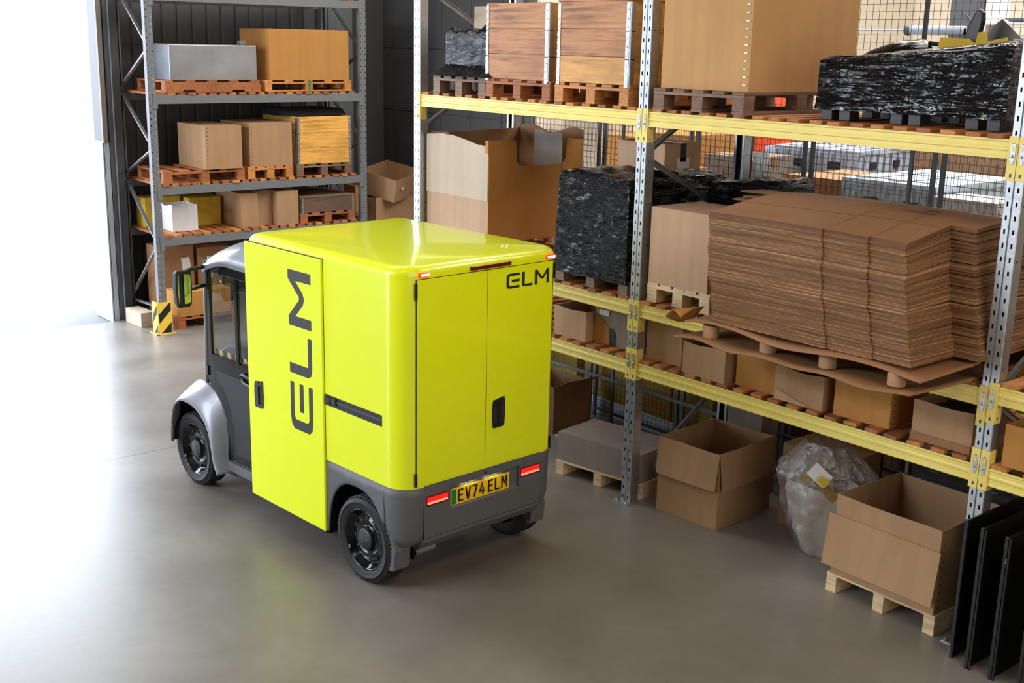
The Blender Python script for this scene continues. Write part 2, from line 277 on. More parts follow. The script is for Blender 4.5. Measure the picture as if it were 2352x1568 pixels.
# ------------------------------------------------------------------ yellow pallet rack
ZL = {3: 2.93, 2: 1.556, 1: 1.108}            # beam top heights
UX = [-2.77, 0.0, 2.778, 5.556]               # upright frame centre lines
FW = 0.098
def slot_strip(mb, x0, x1, sw, sh, pitch, z0, z1, y, zs, mi=0):
    """a flat strip in the xz plane with a column of real slots; zs = height of one slot centre"""
    xm = (x0+x1)/2; a, b = xm-sw/2, xm+sw/2
    mb.add([(x0, y, z0), (a, y, z0), (a, y, z1), (x0, y, z1)], [(0, 1, 2, 3)], mi); mb.add([(b, y, z0), (x1, y, z0), (x1, y, z1), (b, y, z1)], [(0, 1, 2, 3)], mi)
    z = zs-math.floor((zs-z0)/pitch)*pitch; p = z0
    while z < z1-0.02:
        if z-sh/2 > p: mb.add([(a, y, p), (b, y, p), (b, y, z-sh/2), (a, y, z-sh/2)], [(0, 1, 2, 3)], mi)
        p = z+sh/2; z += pitch
    mb.add([(a, y, p), (b, y, p), (b, y, z1), (a, y, z1)], [(0, 1, 2, 3)], mi)
def upright_mesh(top=4.35, dark=False):
    # slotted channel: front face at y=0, depth 0.09 towards +y
    mb = MB(); h = FW/2
    for s in (-1, 1):
        x0, x1 = (0.006, h-0.004) if s > 0 else (-h+0.004, -0.006)
        slot_strip(mb, x0, x1, 0.011, 0.026, 0.075, 0.0, top, 0.0, 2.965)
        xi = s*0.006
        mb.add([(xi, 0, 0), (s*0.003, 0.008, 0), (s*0.003, 0.008, top), (xi, 0, top)], [(0, 1, 2, 3) if s < 0 else (3, 2, 1, 0)])
        xo = s*(h-0.004)
        mb.add([(xo, 0, 0), (s*h, 0.004, 0), (s*h, 0.004, top), (xo, 0, top)], [(0, 1, 2, 3)])
        mb.box(s*h-s*0.002, s*h, 0.004, 0.085, 0, top)
        mb.box(s*h, s*(h-0.022), 0.083, 0.085, 0, top)
        # small punched holes on the side flange
        z = 0.18
        while z < top:
            for yy in (0.03, 0.06): mb.box(s*(h+0.0004), s*(h-0.001), yy-0.004, yy+0.004, z-0.005, z+0.005, 1)
            z += 0.3
    mb.add([(-0.003, 0.008, 0), (0.003, 0.008, 0), (0.003, 0.008, top), (-0.003, 0.008, top)], [(0, 1, 2, 3)])
    mb.box(-h+0.006, h-0.006, 0.050, 0.052, 0, top, 1)  # dark sheet stands in for the shade inside the hollow channel
    return mb
rack = thing('pallet_rack', 'pale yellow beamed pallet rack on galvanised slotted uprights loaded with boxes', 'pallet rack', (0, 0, 0))
up0 = None
def add_part(mesh_owner, name, parent, loc, rot=(0, 0, 0)):
    c = mesh_owner.copy(); c.name = name; COL.objects.link(c); c.parent = parent; c.location = loc; c.rotation_euler = rot; return c
U_proto = upright_mesh().build('upright', ['galv', 'cloth_and_shade_dark'], rack, loc=(UX[0], 0, 0))
for i, x in enumerate(UX[:3]):
    if i: add_part(U_proto, 'upright', rack, (x, 0, 0))
    add_part(U_proto, 'upright', rack, (x, 1.15, 0), (0, 0, PI))
fp = MB().box(-0.085, 0.065, -0.05, 0.10, 0, 0.006).build('foot_plate', 'galv', rack, loc=(0, 0, 0))
for i, x in enumerate(UX[:3]):
    if x: add_part(fp, 'foot_plate', rack, (x, 0, 0))
    add_part(fp, 'foot_plate', rack, (x, 1.05, 0))
    for s in (-1, 1):
        for yy in (-0.03,):
            MB().lathe([(0, 0.02), (0.009, 0.02), (0.009, 0.006), (0.016, 0.006), (0.016, 0)], 8, ax='z', smooth=False).build('anchor_bolt', 'galv', rack, loc=(x+s*0.055-0.01, yy, 0.004))
def cbar(p, q, wd=0.038, th=0.022):
    p, q = Vector(p), Vector(q); d = (q-p); L = d.length; z = d.normalized(); x = Vector((1, 0, 0)); y = z.cross(x).normalized()
    M = Matrix(((x.x, y.x, z.x, p.x), (x.y, y.y, z.y, p.y), (x.z, y.z, z.z, p.z), (0, 0, 0, 1)))
    return MB().box(-th/2, th/2, -wd/2, -wd/2+0.003, 0, L, 0, M).box(-th/2, th/2, wd/2-0.003, wd/2, 0, L, 0, M).box(-th/2, -th/2+0.003, -wd/2, wd/2, 0, L, 0, M)
for x in UX[:3]:
    for p, q in (((0.06, 0.14), (1.10, 0.84)), ((0.06, 1.48), (1.10, 0.88)), ((0.06, 1.52), (1.10, 2.04)), ((0.06, 2.60), (1.10, 2.08)), ((0.06, 2.64), (1.10, 3.25)), ((0.06, 3.85), (1.10, 3.29)), ((0.06, 0.10), (1.10, 0.10))):
        cbar((x, p[0], p[1]), (x, q[0], q[1])).build('diagonal_brace', 'galv', rack)
BP = [(0.0, 0), (0.0, 0.012), (0.004, 0.018), (0.004, 0.040), (0.0, 0.046), (-0.0, 0.058), (0.004, 0.066), (0.004, 0.088), (0.0, 0.094), (0.0, 0.104), (0.008, 0.104), (0.008, 0.092), (0.045, 0.092), (0.045, 0)]
def beam(x0, x1, ztop, y0=0.002, flip=1): 
    return MB().prism([(y0+flip*p[0], ztop-0.104+p[1]) for p in BP], x0, x1, 'x').build('beam', 'rack_yellow', rack, bevel=0.0015)
def connector(xc, side, ztop, high=False, y0=0.0, fl=1):
    # side=-1: plate covers the left slot column (beam to the left); +1: right
    h = FW/2; z1 = ztop+0.018 if not high else ztop+0.10; z0 = z1-0.235
    xa, xb = (0.002, h+0.002) if side > 0 else (-h-0.002, -0.002)
    mb = MB(); ya, yb = (y0-0.007, y0-0.002) if fl > 0 else (y0+0.002, y0+0.007)
    mb.box(xa, xb, ya, yb, z0, z1); xo = side*(h+0.002)
    mb.box(xo, xo+side*0.004, ya, y0+fl*0.062, z0, z1)
    for zz in (z0+0.03, z0+0.105, z1-0.045):
        mb.box((xa+xb)/2-0.006, (xa+xb)/2+0.006, ya-0.0008 if fl > 0 else yb, ya if fl > 0 else yb+0.0008, zz-0.012, zz+0.008, 1)
    for zz in (z0+0.03, z0+0.105): mb.box(xo+side*0.0041, xo+side*0.0048, y0+fl*0.022, y0+fl*0.030, zz-0.012, zz+0.008, 1)
    o = mb.build('beam_connector', ['rack_yellow', 'steel_dark'], rack, loc=(xc, 0, 0), bevel=0.001)
    if fl > 0:
        zc = z1-0.085; k = MB().box((xa+xb)/2-0.014, (xa+xb)/2+0.014, y0-0.0105, y0-0.0075, zc-0.045, zc+0.045)
        k.box((xa+xb)/2-0.005, (xa+xb)/2+0.005, y0-0.0112, y0-0.0105, zc+0.008, zc+0.034, 1).box((xa+xb)/2-0.008, (xa+xb)/2+0.008, y0-0.0105, y0-0.0075, zc-0.062, zc-0.045)
        k.lathe([(0, -0.016), (0.007, -0.015), (0.010, -0.0105)], 10, M=Matrix.Translation(((xa+xb)/2, y0, zc-0.020)))
        k.build('safety_clip', ['galv', 'plate_yellow'], o)
for lv, z in ZL.items():
    for i in range(3):
        x0, x1 = UX[i]+FW/2+0.006, (UX[i+1]-FW/2-0.006)
        dz = 0.028 if (i == 2 and lv == 2) else 0
        beam(x0, x1, z+dz); 
        if i < 2: beam(x0, x1, z, 1.148, -1)
        connector(UX[i], 1, z+dz, lv == 1)
        if i < 2: connector(UX[i+1], -1, z, lv == 1)
        if i < 2 and lv == 3: connector(UX[i+1], -1, z, False, 1.15, -1)
# timber shelf decks: slats nailed side by side, resting on the beams
def deck(n, x0, x1, z, label, y0=0.0, y1=1.13, wd=0.088, t=0.024, seed=1, open_from=None):
    rnd = random.Random(seed); mb = MB(); p = (x1-x0)/n
    for i in range(n):
        x = x0+i*p+rnd.uniform(-0.008, 0.008); j = rnd.uniform(-0.02, 0.012)
        mb.box(x, x+wd, y0+0.012+j, y1+j, z, z+t, i % 3)
    return tag(mb.build('shelf_deck', ['wood_deck', 'wood_deck_b', 'wood_red'], bevel=0.0015), label, 'shelf deck', 'timber slat decks of the yellow rack')
wood('wood_deck_b', (180, 112, 58), 1)
T = 0.024
ST = {k: ZL[k]+T for k in ZL}      # top of each deck
for (lv, nm) in ((3, 'top'), (2, 'middle'), (1, 'lowest')):
    deck(17, -2.70, -0.02, ZL[lv], 'orange timber slat deck on the %s yellow beams of the left bay, behind the van' % nm, seed=lv)
    deck(18, 0.07, 2.75, ZL[lv], 'orange timber slat deck on the %s yellow beams of the wide middle bay' % nm, seed=lv+5)
    deck(4, 2.84, 3.6, ZL[lv]+(0.028 if lv == 2 else 0), 'orange timber slat deck on the %s beams right of the rightmost upright' % nm, seed=lv+9)

# ------------------------------------------------------------------ grey pallet rack by the door (front face looks east)
GX, GY0, GY1 = -7.19, -0.56, 2.25
grack = thing('pallet_rack', 'grey painted pallet rack beside the open door with perforated posts', 'pallet rack', (GX, 0, 0))
def grey_upright(top=4.6):
    mb = MB(); h = 0.045
    # front face normal +x at x=0, width along y; two columns of square slots and a centre column of small holes
    def strip(y0, y1, sw, sh, pitch, zs):
        ym = (y0+y1)/2; a, b = ym-sw/2, ym+sw/2
        q = lambda ya, yb, za, zb: mb.add([(0, ya, za), (0, yb, za), (0, yb, zb), (0, ya, zb)], [(0, 1, 2, 3)])
        q(y0, a, 0, top); q(b, y1, 0, top); z = zs-math.floor(zs/pitch)*pitch; p = 0
        while z < top-0.02:
            if z-sh/2 > p: q(a, b, p, z-sh/2)
            p = z+sh/2; z += pitch
        q(a, b, p, top)
    strip(-h, -0.014, 0.010, 0.022, 0.075, 2.912); strip(-0.014, 0.014, 0.007, 0.010, 0.075, 2.874); strip(0.014, h, 0.010, 0.022, 0.075, 2.912)
    for s in (-1, 1): mb.box(0, -0.075, s*h, s*(h-0.002), 0, top).box(-0.075, -0.073, s*h, s*(h-0.02), 0, top)
    return mb
gu = grey_upright().build('upright', 'rack_grey', grack, loc=(0, GY0, 0))
add_part(gu, 'upright', grack, (0, GY1, 0))
for y in (GY0, GY1): add_part(gu, 'upright', grack, (-1.02, y, 0), (0, 0, PI))
for y in (GY0, GY1):
    for p, q in (((-0.06, 0.25), (-0.92, 0.22)), ((-0.06, 1.0), (-0.92, 0.26)), ((-0.06, 1.02), (-0.92, 1.72)), ((-0.06, 2.12), (-0.92, 1.76)), ((-0.06, 2.14), (-0.92, 2.74)), ((-0.06, 3.24), (-0.92, 2.78)), ((-0.06, 3.28), (-0.92, 3.95)), ((-0.06, 4.5), (-0.92, 3.98))):
        a, b_ = Vector((p[0], y, p[1])), Vector((q[0], y, q[1])); d = (b_-a); M = Matrix.Translation(a) @ d.to_track_quat('Z', 'Y').to_matrix().to_4x4(); L = d.length
        MB().box(-0.018, 0.018, -0.011, -0.008, 0, L, 0, M).box(-0.018, -0.015, -0.011, 0.011, 0, L, 0, M).box(0.015, 0.018, -0.011, 0.011, 0, L, 0, M).build('diagonal_brace', 'tin', grack)
GZ = [1.09, 1.687, 2.725, 3.86]
for z in GZ:
    for xo, fl in ((0.004, 1), (-1.024, -1)):
        MB().prism([(xo, z-0.095), (xo, z), (xo-fl*0.02, z), (xo-fl*0.02, z-0.008), (xo-fl*0.045, z-0.008), (xo-fl*0.045, z-0.095)][::1] if True else [], GY0+0.05, GY1-0.05, 'y').build('beam', 'rack_grey', grack, bevel=0.002)
        for y, s in ((GY0, 1), (GY1, -1)):
            MB().box(xo, xo+fl*0.003, y+s*0.005, y+s*0.06, z-0.15, z+0.03).box(xo, xo-fl*0.05, y+s*0.047, y+s*0.051, z-0.15, z+0.03).build('beam_connector', 'rack_grey', grack, bevel=0.001)
GT = 0.03
def gdeck(z, label, seed):
    rnd = random.Random(seed); mb = MB(); n = 21; p = 2.66/n
    for i in range(n):
        y = GY0+0.065+i*p+rnd.uniform(-0.006, 0.006); j = rnd.uniform(-0.015, 0.012); mb.box(-0.98+GX, GX+0.004+j, y, y+0.085, z, z+GT, i % 3)
    tag(mb.build('shelf_deck', ['wood_red_x', 'wood_deck_x', 'wood_red_x'], bevel=0.0015), label, 'shelf deck', 'timber slat decks of the grey rack')
gdeck(GZ[0], 'timber slat deck of the grey rack under the white open box', 1); gdeck(GZ[1], 'timber slat deck of the grey rack under the two stapled cartons', 2)
gdeck(GZ[2], 'timber slat deck of the grey rack under the silver metal cabinet', 3); gdeck(GZ[3], 'highest timber slat deck of the grey rack', 4)
# yellow and black post guard
g = thing('post_guard', 'yellow steel corner guard with black diagonal stripes at the grey rack post', 'post guard', (-6.98, -0.715, 0))
MB().box(-0.004, 0.0, 0, 0.17, 0.0, 0.38).box(-0.17, 0, 0, 0.004, 0, 0.38).build('guard_plate', 'guard_yellow', g, bevel=0.001)
MB().box(-0.19, 0.03, -0.03, 0.004, 0, 0.006).box(0.0, 0.03, -0.03, 0.20, 0, 0.006).build('base_flange', 'guard_yellow', g)
def clip_stripe(k, wd, W, H):
    # diagonal band rising to the right, clipped to the rectangle W x H
    pts = [(0, k), (W, k+W), (W, k+W+wd), (0, k+wd)]
    out = pts
    for (ax, lim, sg) in ((1, 0.012, 1), (1, H-0.012, -1)):
        nw = []
        for i in range(len(out)):
            a, b = out[i], out[(i+1) % len(out)]; ia, ib = (a[ax]-lim)*sg >= 0, (b[ax]-lim)*sg >= 0
            if ia: nw.append(a)
            if ia != ib: t = (lim-a[ax])/(b[ax]-a[ax]); nw.append((a[0]+(b[0]-a[0])*t, a[1]+(b[1]-a[1])*t))
        out = nw
        if len(out) < 3: return None
    return out
for k in (-0.12, 0.13):
    p = clip_stripe(k, 0.11, 0.146, 0.38)
    if p:
        MB().add([(0.0012, 0.012+a, z) for a, z in p], [tuple(range(len(p)))]).build('stripe', 'guard_black', g)
for k in (0.02, 0.26):
    p = clip_stripe(k-0.146, 0.10, 0.146, 0.38)
    if p: MB().add([(-0.158+a, -0.0012, z) for a, z in p], [tuple(range(len(p)))]).build('stripe', 'guard_black', g)
for x_, y_ in ((0.018, 0.03), (0.018, 0.15), (-0.03, -0.018), (-0.15, -0.018)): MB().lathe([(0, 0.022), (0.009, 0.022), (0.009, 0.006), (0.014, 0.005)], 8, ax='z', smooth=False).build('bolt', 'chrome', g, loc=(x_, y_, 0.002))

# ------------------------------------------------------------------ mesh fencing behind the yellow rack
def mesh_panel(x0, x1, z0, z1, y, label, px=0.05, pz=0.05, wr=0.0013, post=0.03):
    t = thing('mesh_fence_panel', label, 'fence panel', (x0, y, 0), group='wire mesh fence panels behind the yellow rack'); W = x1-x0; mb = MB()
    n = int(W/px); [mb.box(i*W/n-wr, i*W/n+wr, -wr, wr, z0, z1) for i in range(1, n)]
    n = int((z1-z0)/pz); [mb.box(0, W, -wr*3, -wr, z0+i*(z1-z0)/n-wr, z0+i*(z1-z0)/n+wr) for i in range(1, n)]
    mb.build('wire_mesh', 'wire', t)
    for xx in (0.0, W-post): MB().box(xx, xx+post, -0.012, 0.012, 0, z1).build('frame_post', 'steel_dark', t)
    for zz in (z0, (z0+z1)/2 if z1 < 3 else 0.42, z1-0.025): MB().box(post, W-post, -0.012, 0.012, zz, zz+0.022).build('frame_rail', 'steel_dark', t)
    return t
FN = [(-2.75, -1.80, 'behind the torn open carton'), (-1.76, -0.70, 'behind the wrapped black pallet'), (-0.66, 0.44, 'behind the lone carton on a pale pallet'), (0.48, 1.52, 'behind the left half of the flat cardboard stack'), (1.56, 2.72, 'behind the right half of the flat cardboard stack'), (2.76, 3.8, 'right of the rightmost upright')]
for a, b_, s in FN: mesh_panel(a, b_, 0.06, 2.75, 1.32, 'dark wire mesh fence panel '+s)
FN2 = [(-2.75, -1.4, 'above the torn open carton'), (-1.4, 0.0, 'behind the two wooden collar crates'), (0.0, 1.4, 'behind the huge tan carton'), (1.4, 2.78, 'behind the long black wrapped load'), (2.78, 3.8, 'at the upper right edge of the rack')]
for a, b_, s in FN2:
    t = mesh_panel(a, b_, 1.9, 4.3, 1.205, 'tall grey wire mesh back panel '+s, 0.05, 0.05, 0.0012, 0.012)
# ------------------------------------------------------------------ goods: builders. Every builder's front faces local -y, origin at front left bottom corner
BLUE = PI/2     # rotation of goods on the grey rack (their front looks east)
def pallet(label, loc, rz, w, d, mats=('wood_deck', 'wood_deck_x'), h=0.144, nb=5, skids=3, group='timber pallets', nbx=3, bottom=True, seed=0):
    t = thing('timber_pallet', label, 'pallet', loc, rz, group); rnd = random.Random(seed+int(w*100)); a, b = mats
    mb = MB(); bw = 0.105 if nb <= 5 else 0.09
    for i in range(nb):
        x = i*(w-bw)/(nb-1)+rnd.uniform(-0.004, 0.004)*(0 < i < nb-1); mb.box(x, x+bw, rnd.uniform(0, .008), d-rnd.uniform(0, .008), h-0.02, h)
    mb.build('top_boards', a, t, bevel=0.0015)
    for j in range(3):
        y = j*(d-0.11)/2; MB().box(0.002, w-0.002, y, y+0.11, h-0.041, h-0.0205).build('cross_board', b, t, bevel=0.0015)
        for i in range(nbx):
            x = i*(w-0.1)/(nbx-1); MB().box(x+.002, x+0.098, y+.002, y+0.108, 0.022 if bottom else 0, h-0.0415).build('block', a, t, bevel=0.002)
    if bottom:
        for i in range(nbx): x = i*(w-0.1)/(nbx-1); MB().box(x, x+0.1, 0, d, 0, 0.0215).build('bottom_board', a, t, bevel=0.0015)
    return t
def skid(label, loc, rz, w, d, h):
    t = thing('timber_pallet', label, 'pallet', loc, rz, 'light floor pallets of pale timber')
    MB().box(0, w, 0, d, h-0.014, h).build('top_sheet', 'wood_pale', t, bevel=0.0015)
    for i in range(3):
        x = i*(w-0.075)/2; MB().box(x, x+0.075, 0.002, d-0.002, 0, h-0.0145).build('stringer', 'wood_pale', t, bevel=0.002)
    return t
def carton(label, loc, rz, w, d, h, mat='card', tape=True, staple=False, group='closed cardboard cartons', bow=0.004, tapem='tape_brown', lab=None, name='cardboard_box', seam=None, rot=None):
    t = thing(name, label, 'box', loc, rz, group, rot=rot); mb = MB(); n = 6
    def P(u, v, z): 
        x, y = u*w, v*d; bx = math.sin(PI*z/h)*bow; return (x+(1 if u == 1 else -1 if u == 0 else 0)*bx*math.sin(PI*v), y+(1 if v == 1 else -1 if v == 0 else 0)*bx*math.sin(PI*u), z)
    for (f) in (lambda a, b: P(a, 0, b*h), lambda a, b: P(1, a, b*h), lambda a, b: P(1-a, 1, b*h), lambda a, b: P(0, 1-a, b*h)): mb.grid(f, n, n, 0, False)
    mb.quad((0, 0, 0), (0, d, 0), (w, d, 0), (w, 0, 0)); mb.quad((0, 0, h), (w, 0, h), (w, d/2-0.002, h), (0, d/2-0.002, h)); mb.quad((0, d/2-0.002, h), (w, d/2-0.002, h), (w, d/2+0.002, h-0.002), (0, d/2+0.002, h-0.002)); mb.quad((0, d/2+.002, h-.002), (w, d/2+.002, h-.002), (w, d, h), (0, d, h))
    mb.build('box_body', mat, t, fix=True, bevel=0.003)
    if tape: MB().box(-0.001, w+0.001, d/2-0.025, d/2+0.025, h, h+0.0012).box(w+bow, w+bow+0.001, d/2-0.025, d/2+0.025, h-0.09, h+.001).build('packing_tape', tapem, t)
    if staple:
        k = MB(); z = 0.03
        while z < h-0.02: k.box(0.016, 0.034, -0.0025-bow*0, -0.0005, z, z+0.006); z += 0.045
        k.build('staples', 'card_dark', t)
    if lab: 
        lx, lz, lw, lh, face = lab
        (MB().box(lx, lx+lw, -bow-0.003, -bow-0.0015, lz, lz+lh) if face == 0 else MB().box(w+bow+0.0015, w+bow+0.003, lx, lx+lw, lz, lz+lh)).build('shipping_label', 'label_white', t)
    return t
def open_box(label, loc, rz, w, d, h, mat='card', flaps=(), group='open topped cardboard boxes', wav=0.006, rot=None, seed=0, fill=None, inner=None, name='open_cardboard_box'):
    """flaps: list of (side 0 front 1 right 2 back 3 left, length, angle from outward horizontal in rad: negative hangs down)"""
    t = thing(name, label, 'box', loc, rz, group, rot=rot); th = 0.006; mb = MB(); n = 8; rnd = random.Random(seed+int(w*1000))
    ph = [rnd.uniform(0, 6) for _ in range(4)]; amp = [rnd.uniform(0.3, 1)*wav for _ in range(4)]
    C4 = [(0, 0), (w, 0), (w, d), (0, d)]; N = [(0, -1), (1, 0), (0, 1), (-1, 0)]
    for k in range(4):
        a, b = C4[k], C4[(k+1) % 4]
        for off, rev in ((0, False), (-th, True)):
            def f(u, v, a=a, b=b, k=k, off=off, rev=rev):
                if rev: u = 1-u
                s = math.sin(PI*u)*v*amp[k]*2.5*math.sin(ph[k]+1); z = v*h+(math.sin(u*7+ph[k])*amp[k]*0.7+0*u)*(v if v > .9 else 0)
                return (a[0]+(b[0]-a[0])*u+N[k][0]*(off+s), a[1]+(b[1]-a[1])*u+N[k][1]*(off+s), z)
            mb.grid(f, n, 4, 0, False)
        def g(u, v, a=a, b=b, k=k):
            s = math.sin(PI*u)*amp[k]*2.5*math.sin(ph[k]+1); off = -th*v
            return (a[0]+(b[0]-a[0])*u+N[k][0]*(off+s), a[1]+(b[1]-a[1])*u+N[k][1]*(off+s), h+math.sin(u*7+ph[k])*amp[k]*0.7)
        mb.grid(g, n, 1, 0, False)
    mb.box(0.001, w-0.001, 0.001, d-0.001, 0, 0.008); mb.build('box_walls', [mat], t)
    for (k, L, ang) in flaps:
        a, b = C4[k], C4[(k+1) % 4]; k2 = MB(); ca, sa = math.cos(ang), math.sin(ang)
        o0 = 0.003 if ang < -1.2 else 0.0
        def f(u, v, a=a, b=b, k=k):
            e = 0.012*v; uu = e+(1-2*e)*u; r = v*L; sag = 0.01*math.sin(PI*u)*v
            return (a[0]+(b[0]-a[0])*uu+N[k][0]*(o0+r*ca+sag), a[1]+(b[1]-a[1])*uu+N[k][1]*(o0+r*ca+sag), h+r*sa)
        k2.grid(f, 8, 4, 0, False); k2.build('flap', mat, t, solid=0.005, off=0)
    if fill: MB().grid(lambda u, v: (0.01+u*(w-0.02), 0.01+v*(d-0.02), fill+0.02*noise.noise((u*5+loc[0], v*5, 1))+0.02*noise.noise((u*11, v*9+loc[0], 3))), 12, 12, 0, False).build('contents', inner or 'card_brown', t)
    return t
def wrapped(label, loc, rz, w, d, h, topfn=None, mat='black_wrap', amp=0.012, flare=0.0, flz=0.1, seed=0, name='wrapped_load', n=46, cat='wrapped pallet load', group='stretch wrapped loads', taper=0.0, z0=0.0):
    """a load bound in stretch film: box surface crumpled by noise, rounded edges"""
    t = thing(name, label, cat, loc, rz, group); mb = MB(); topfn = topfn or (lambda u, v: 0)
    def disp(p, nr):
        q = Vector((p[0]*3+seed, p[1]*3, p[2]*9)); e = noise.noise(q)*amp+noise.noise(q*3.3)*amp*0.5
        return tuple(p[i]+nr[i]*e for i in range(3))
    def side(a, b, nr):
        def f(u, v):
            z = z0+v*(h+topfn(*( ((a[0]+(b[0]-a[0])*u)/w), ((a[1]+(b[1]-a[1])*u)/d) ))-z0); fl = flare*max(0, 1-(v*h)/flz)**1.5 - taper*v
            x = a[0]+(b[0]-a[0])*u; y = a[1]+(b[1]-a[1])*u; cx, cy = x-w/2, y-d/2
            rr = 0.02*(max(0, (v-0.93)/0.07)**2)
            x = w/2+cx*(1+2*(fl-rr)/w); y = d/2+cy*(1+2*(fl-rr)/d); return disp((x, y, z), nr) if 0 < u < 1 else (x, y, z)
        mb.grid(f, n, n, 0, True)
    side((0, 0), (w, 0), (0, -1, 0)); side((w, 0), (w, d), (1, 0, 0)); side((w, d), (0, d), (0, 1, 0)); side((0, d), (0, 0), (-1, 0, 0))
    def tf(u, v):
        s = -taper-0.02; x = w/2+(u-.5)*w*(1+2*s/w); y = d/2+(v-.5)*d*(1+2*s/d); e = 0 if u in (0, 1) or v in (0, 1) else (noise.noise((x*6+seed, y*6, 2))*amp*1.6+amp*0.5)
        return (x, y, h+topfn(u, v)+e)
    mb.grid(tf, n, n, 0, True); mb.quad((0.01, 0.01, z0), (0.01, d-.01, z0), (w-.01, d-.01, z0), (w-.01, 0.01, z0))
    mb.build('film', mat, t); return t
def crate(label, loc, rz, w, d, nc=3, mats=('wood_crate', 'wood_crate', 'wood_crate'), matx='wood_gold_y', lid=None, ch=0.195, group='wooden collar crates'):
    t = thing('collar_crate', label, 'crate', loc, rz, group)
    for k in range(nc):
        z0, z1 = k*ch+0.0015, (k+1)*ch-0.001
        c = MB().box(0, w, 0, 0.02, z0, z1).build('collar', mats[k % len(mats)], t, bevel=0.002); MB().box(0, w, d-0.02, d, z0, z1).build('back_board', mats[k % len(mats)], c, bevel=0.002)
        MB().box(0, 0.02, 0.0205, d-0.0205, z0, z1).build('side_board', matx, c, bevel=0.002); MB().box(w-0.02, w, 0.0205, d-0.0205, z0, z1).build('side_board', matx, c, bevel=0.002)
        for (x0, x1, y0, y1) in ((-0.004, 0.030, -0.004, -0.001), (w-0.034, w+0.004, -0.004, -0.001), (w+0.001, w+0.004, -0.004, 0.055), (-0.004, -0.001, -0.004, 0.055)):
            hb = MB().box(x0, x1, y0, y1, z0-0.02, z1-0.012)
            for zz in (z0+0.03, z0+0.09, z0+0.15):
                if x1-x0 > 0.01: hb.box(x0, x1, y0-0.003, y0, zz, zz+0.006).lathe([(0, -0.003), (0.005, -0.002), (0.006, 0)], 8, M=Matrix.Translation(((x0+x1)/2, y0, zz-0.02)))
                else: hb.box(x0 if x0 < 0 else x0, x1+(0.003 if x0 > 0 else 0), y0, y1, zz, zz+0.006)
            hb.build('corner_hinge', 'galv', c)
        MB().lathe([(0.008, 0), (0.008, z1-z0)], 8, ax='z', M=Matrix.Translation((w+0.006, 0.004, z0-0.01))).build('hinge_pin', 'galv', c)
    if lid: MB().box(-0.008, w+0.008, -0.008, d+0.008, nc*ch, nc*ch+0.014).build('lid', lid, t, bevel=0.002)
    return t
E1 = 0.0005
z3, z2, z1 = ST[3]+E1, ST[2]+E1, ST[1]+E1
# ---- top shelf, left bay
pallet('pallet with plywood blocks under the low black wrapped load, top shelf', (-2.53, 0.0, z3), 0, 0.73, 0.50, ('wood_old', 'wood_old'), seed=1)
wrapped('low black plastic wrapped load left of the wooden crates on the top shelf', (-2.53+.115, 0.05, z3+0.146), 0, 0.60, 0.42, 0.38, mat='black_wrap_smooth', amp=0.006, flare=0.10, flz=0.10, seed=3, n=40, topfn=lambda u, v: 0.025*noise.noise((u*6, v*6, 0))+0.05*max(0, 1-((u-.55)**2+(v-.5)**2)*60))
carton('tall grey tan board box behind the low black wrapped load', (-2.70, 0.57, z3), 0, 0.87, 0.20, 0.735, 'card_cream', tape=False, group=None)
pallet('orange brown timber pallet under the reddish collar crate', (-1.80, 0.0, z3), 0, 0.80, 1.15, ('wood_red', 'wood_red_x'), seed=2)
crate('reddish three tier collar crate next to the black wrapped load', (-1.80, 0.005, z3+0.145), 0, 0.76, 1.13, 3, ('wood_crate', 'wood_crate', 'wood_crate'))
pallet('golden timber pallet under the crate beside the middle upright', (-0.95, 0.0, z3), 0, 0.80, 1.15, ('wood_deck', 'wood_deck_x'), seed=3)
crate('golden brown three tier collar crate with a pale bottom board beside the middle upright', (-0.93, 0.005, z3+0.145), 0, 0.76, 1.13, 3, ('wood_crate_gold', 'wood_crate', 'wood_crate'), lid='wood_crate')
carton('yellow carton with brown tape on top of the golden brown crate', (-0.86, 0.10, z3+0.146+0.60), 0, 0.40, 0.50, 0.30, 'card_yellow', tapem='tape_brown', group=None)
# ---- top shelf, wide bay
pallet('old grey brown pallet under the huge tan carton', (0.15, -0.06, z3), 0, 0.80, 1.20, ('wood_brown_y', 'wood_old'), seed=4)
carton('huge tan carton with a stapled seam on the top shelf, reaching out of view', (0.16, 0.0, z3+0.145), 0, 0.77, 1.13, 1.25, 'card_tan', tape=False, staple=False, group=None, bow=0.008)
k = MB(); z = 0.04
while z < 1.2: k.box(0.725, 0.750, -0.010, -0.0085, z, z+0.007); z += 0.05
st = k.build('staples', 'galv', None); st.parent = [o for o in COL.objects if o.get('label', '').startswith('huge tan')][0]
t = thing('plastic_pallet', 'black plastic pallet with square feet under the long black wrapped load', 'pallet', (1.40, 0.13, z3), 0)
MB().box(0, 1.20, 0, 0.98, 0.115, 0.135).box(0, 1.2, 0, 0.02, 0.09, 0.115).build('top_deck', 'black_plastic', t, bevel=0.003)
for i, x in enumerate((0.01, 0.14, 0.50, 0.62, 0.98, 1.11)):
    for y in (0.0, 0.43, 0.86): MB().prism([(x, y), (x+0.08, y), (x+0.08, y+0.1), (x, y+0.1)], 0, 0.114, 'z').build('foot', 'black_plastic', t, bevel=0.004)
wrapped('long black wrapped load at the right end of the top shelf', (1.39, 0.10, z3+0.045), 0, 1.24, 1.0, 0.325, lambda u, v: 0.10*u+0.10*max(0, u-0.8)/0.2*v+0.05*v*min(1, u*4)+0.012*noise.noise((u*5, v*3, 5)), amp=0.008, seed=11, n=70, z0=0.02, flare=0.01)
t = thing('black_sack', 'humped black sack lying on the long wrapped load', 'sack', (1.30, 0.62, z3+0.385), 0)
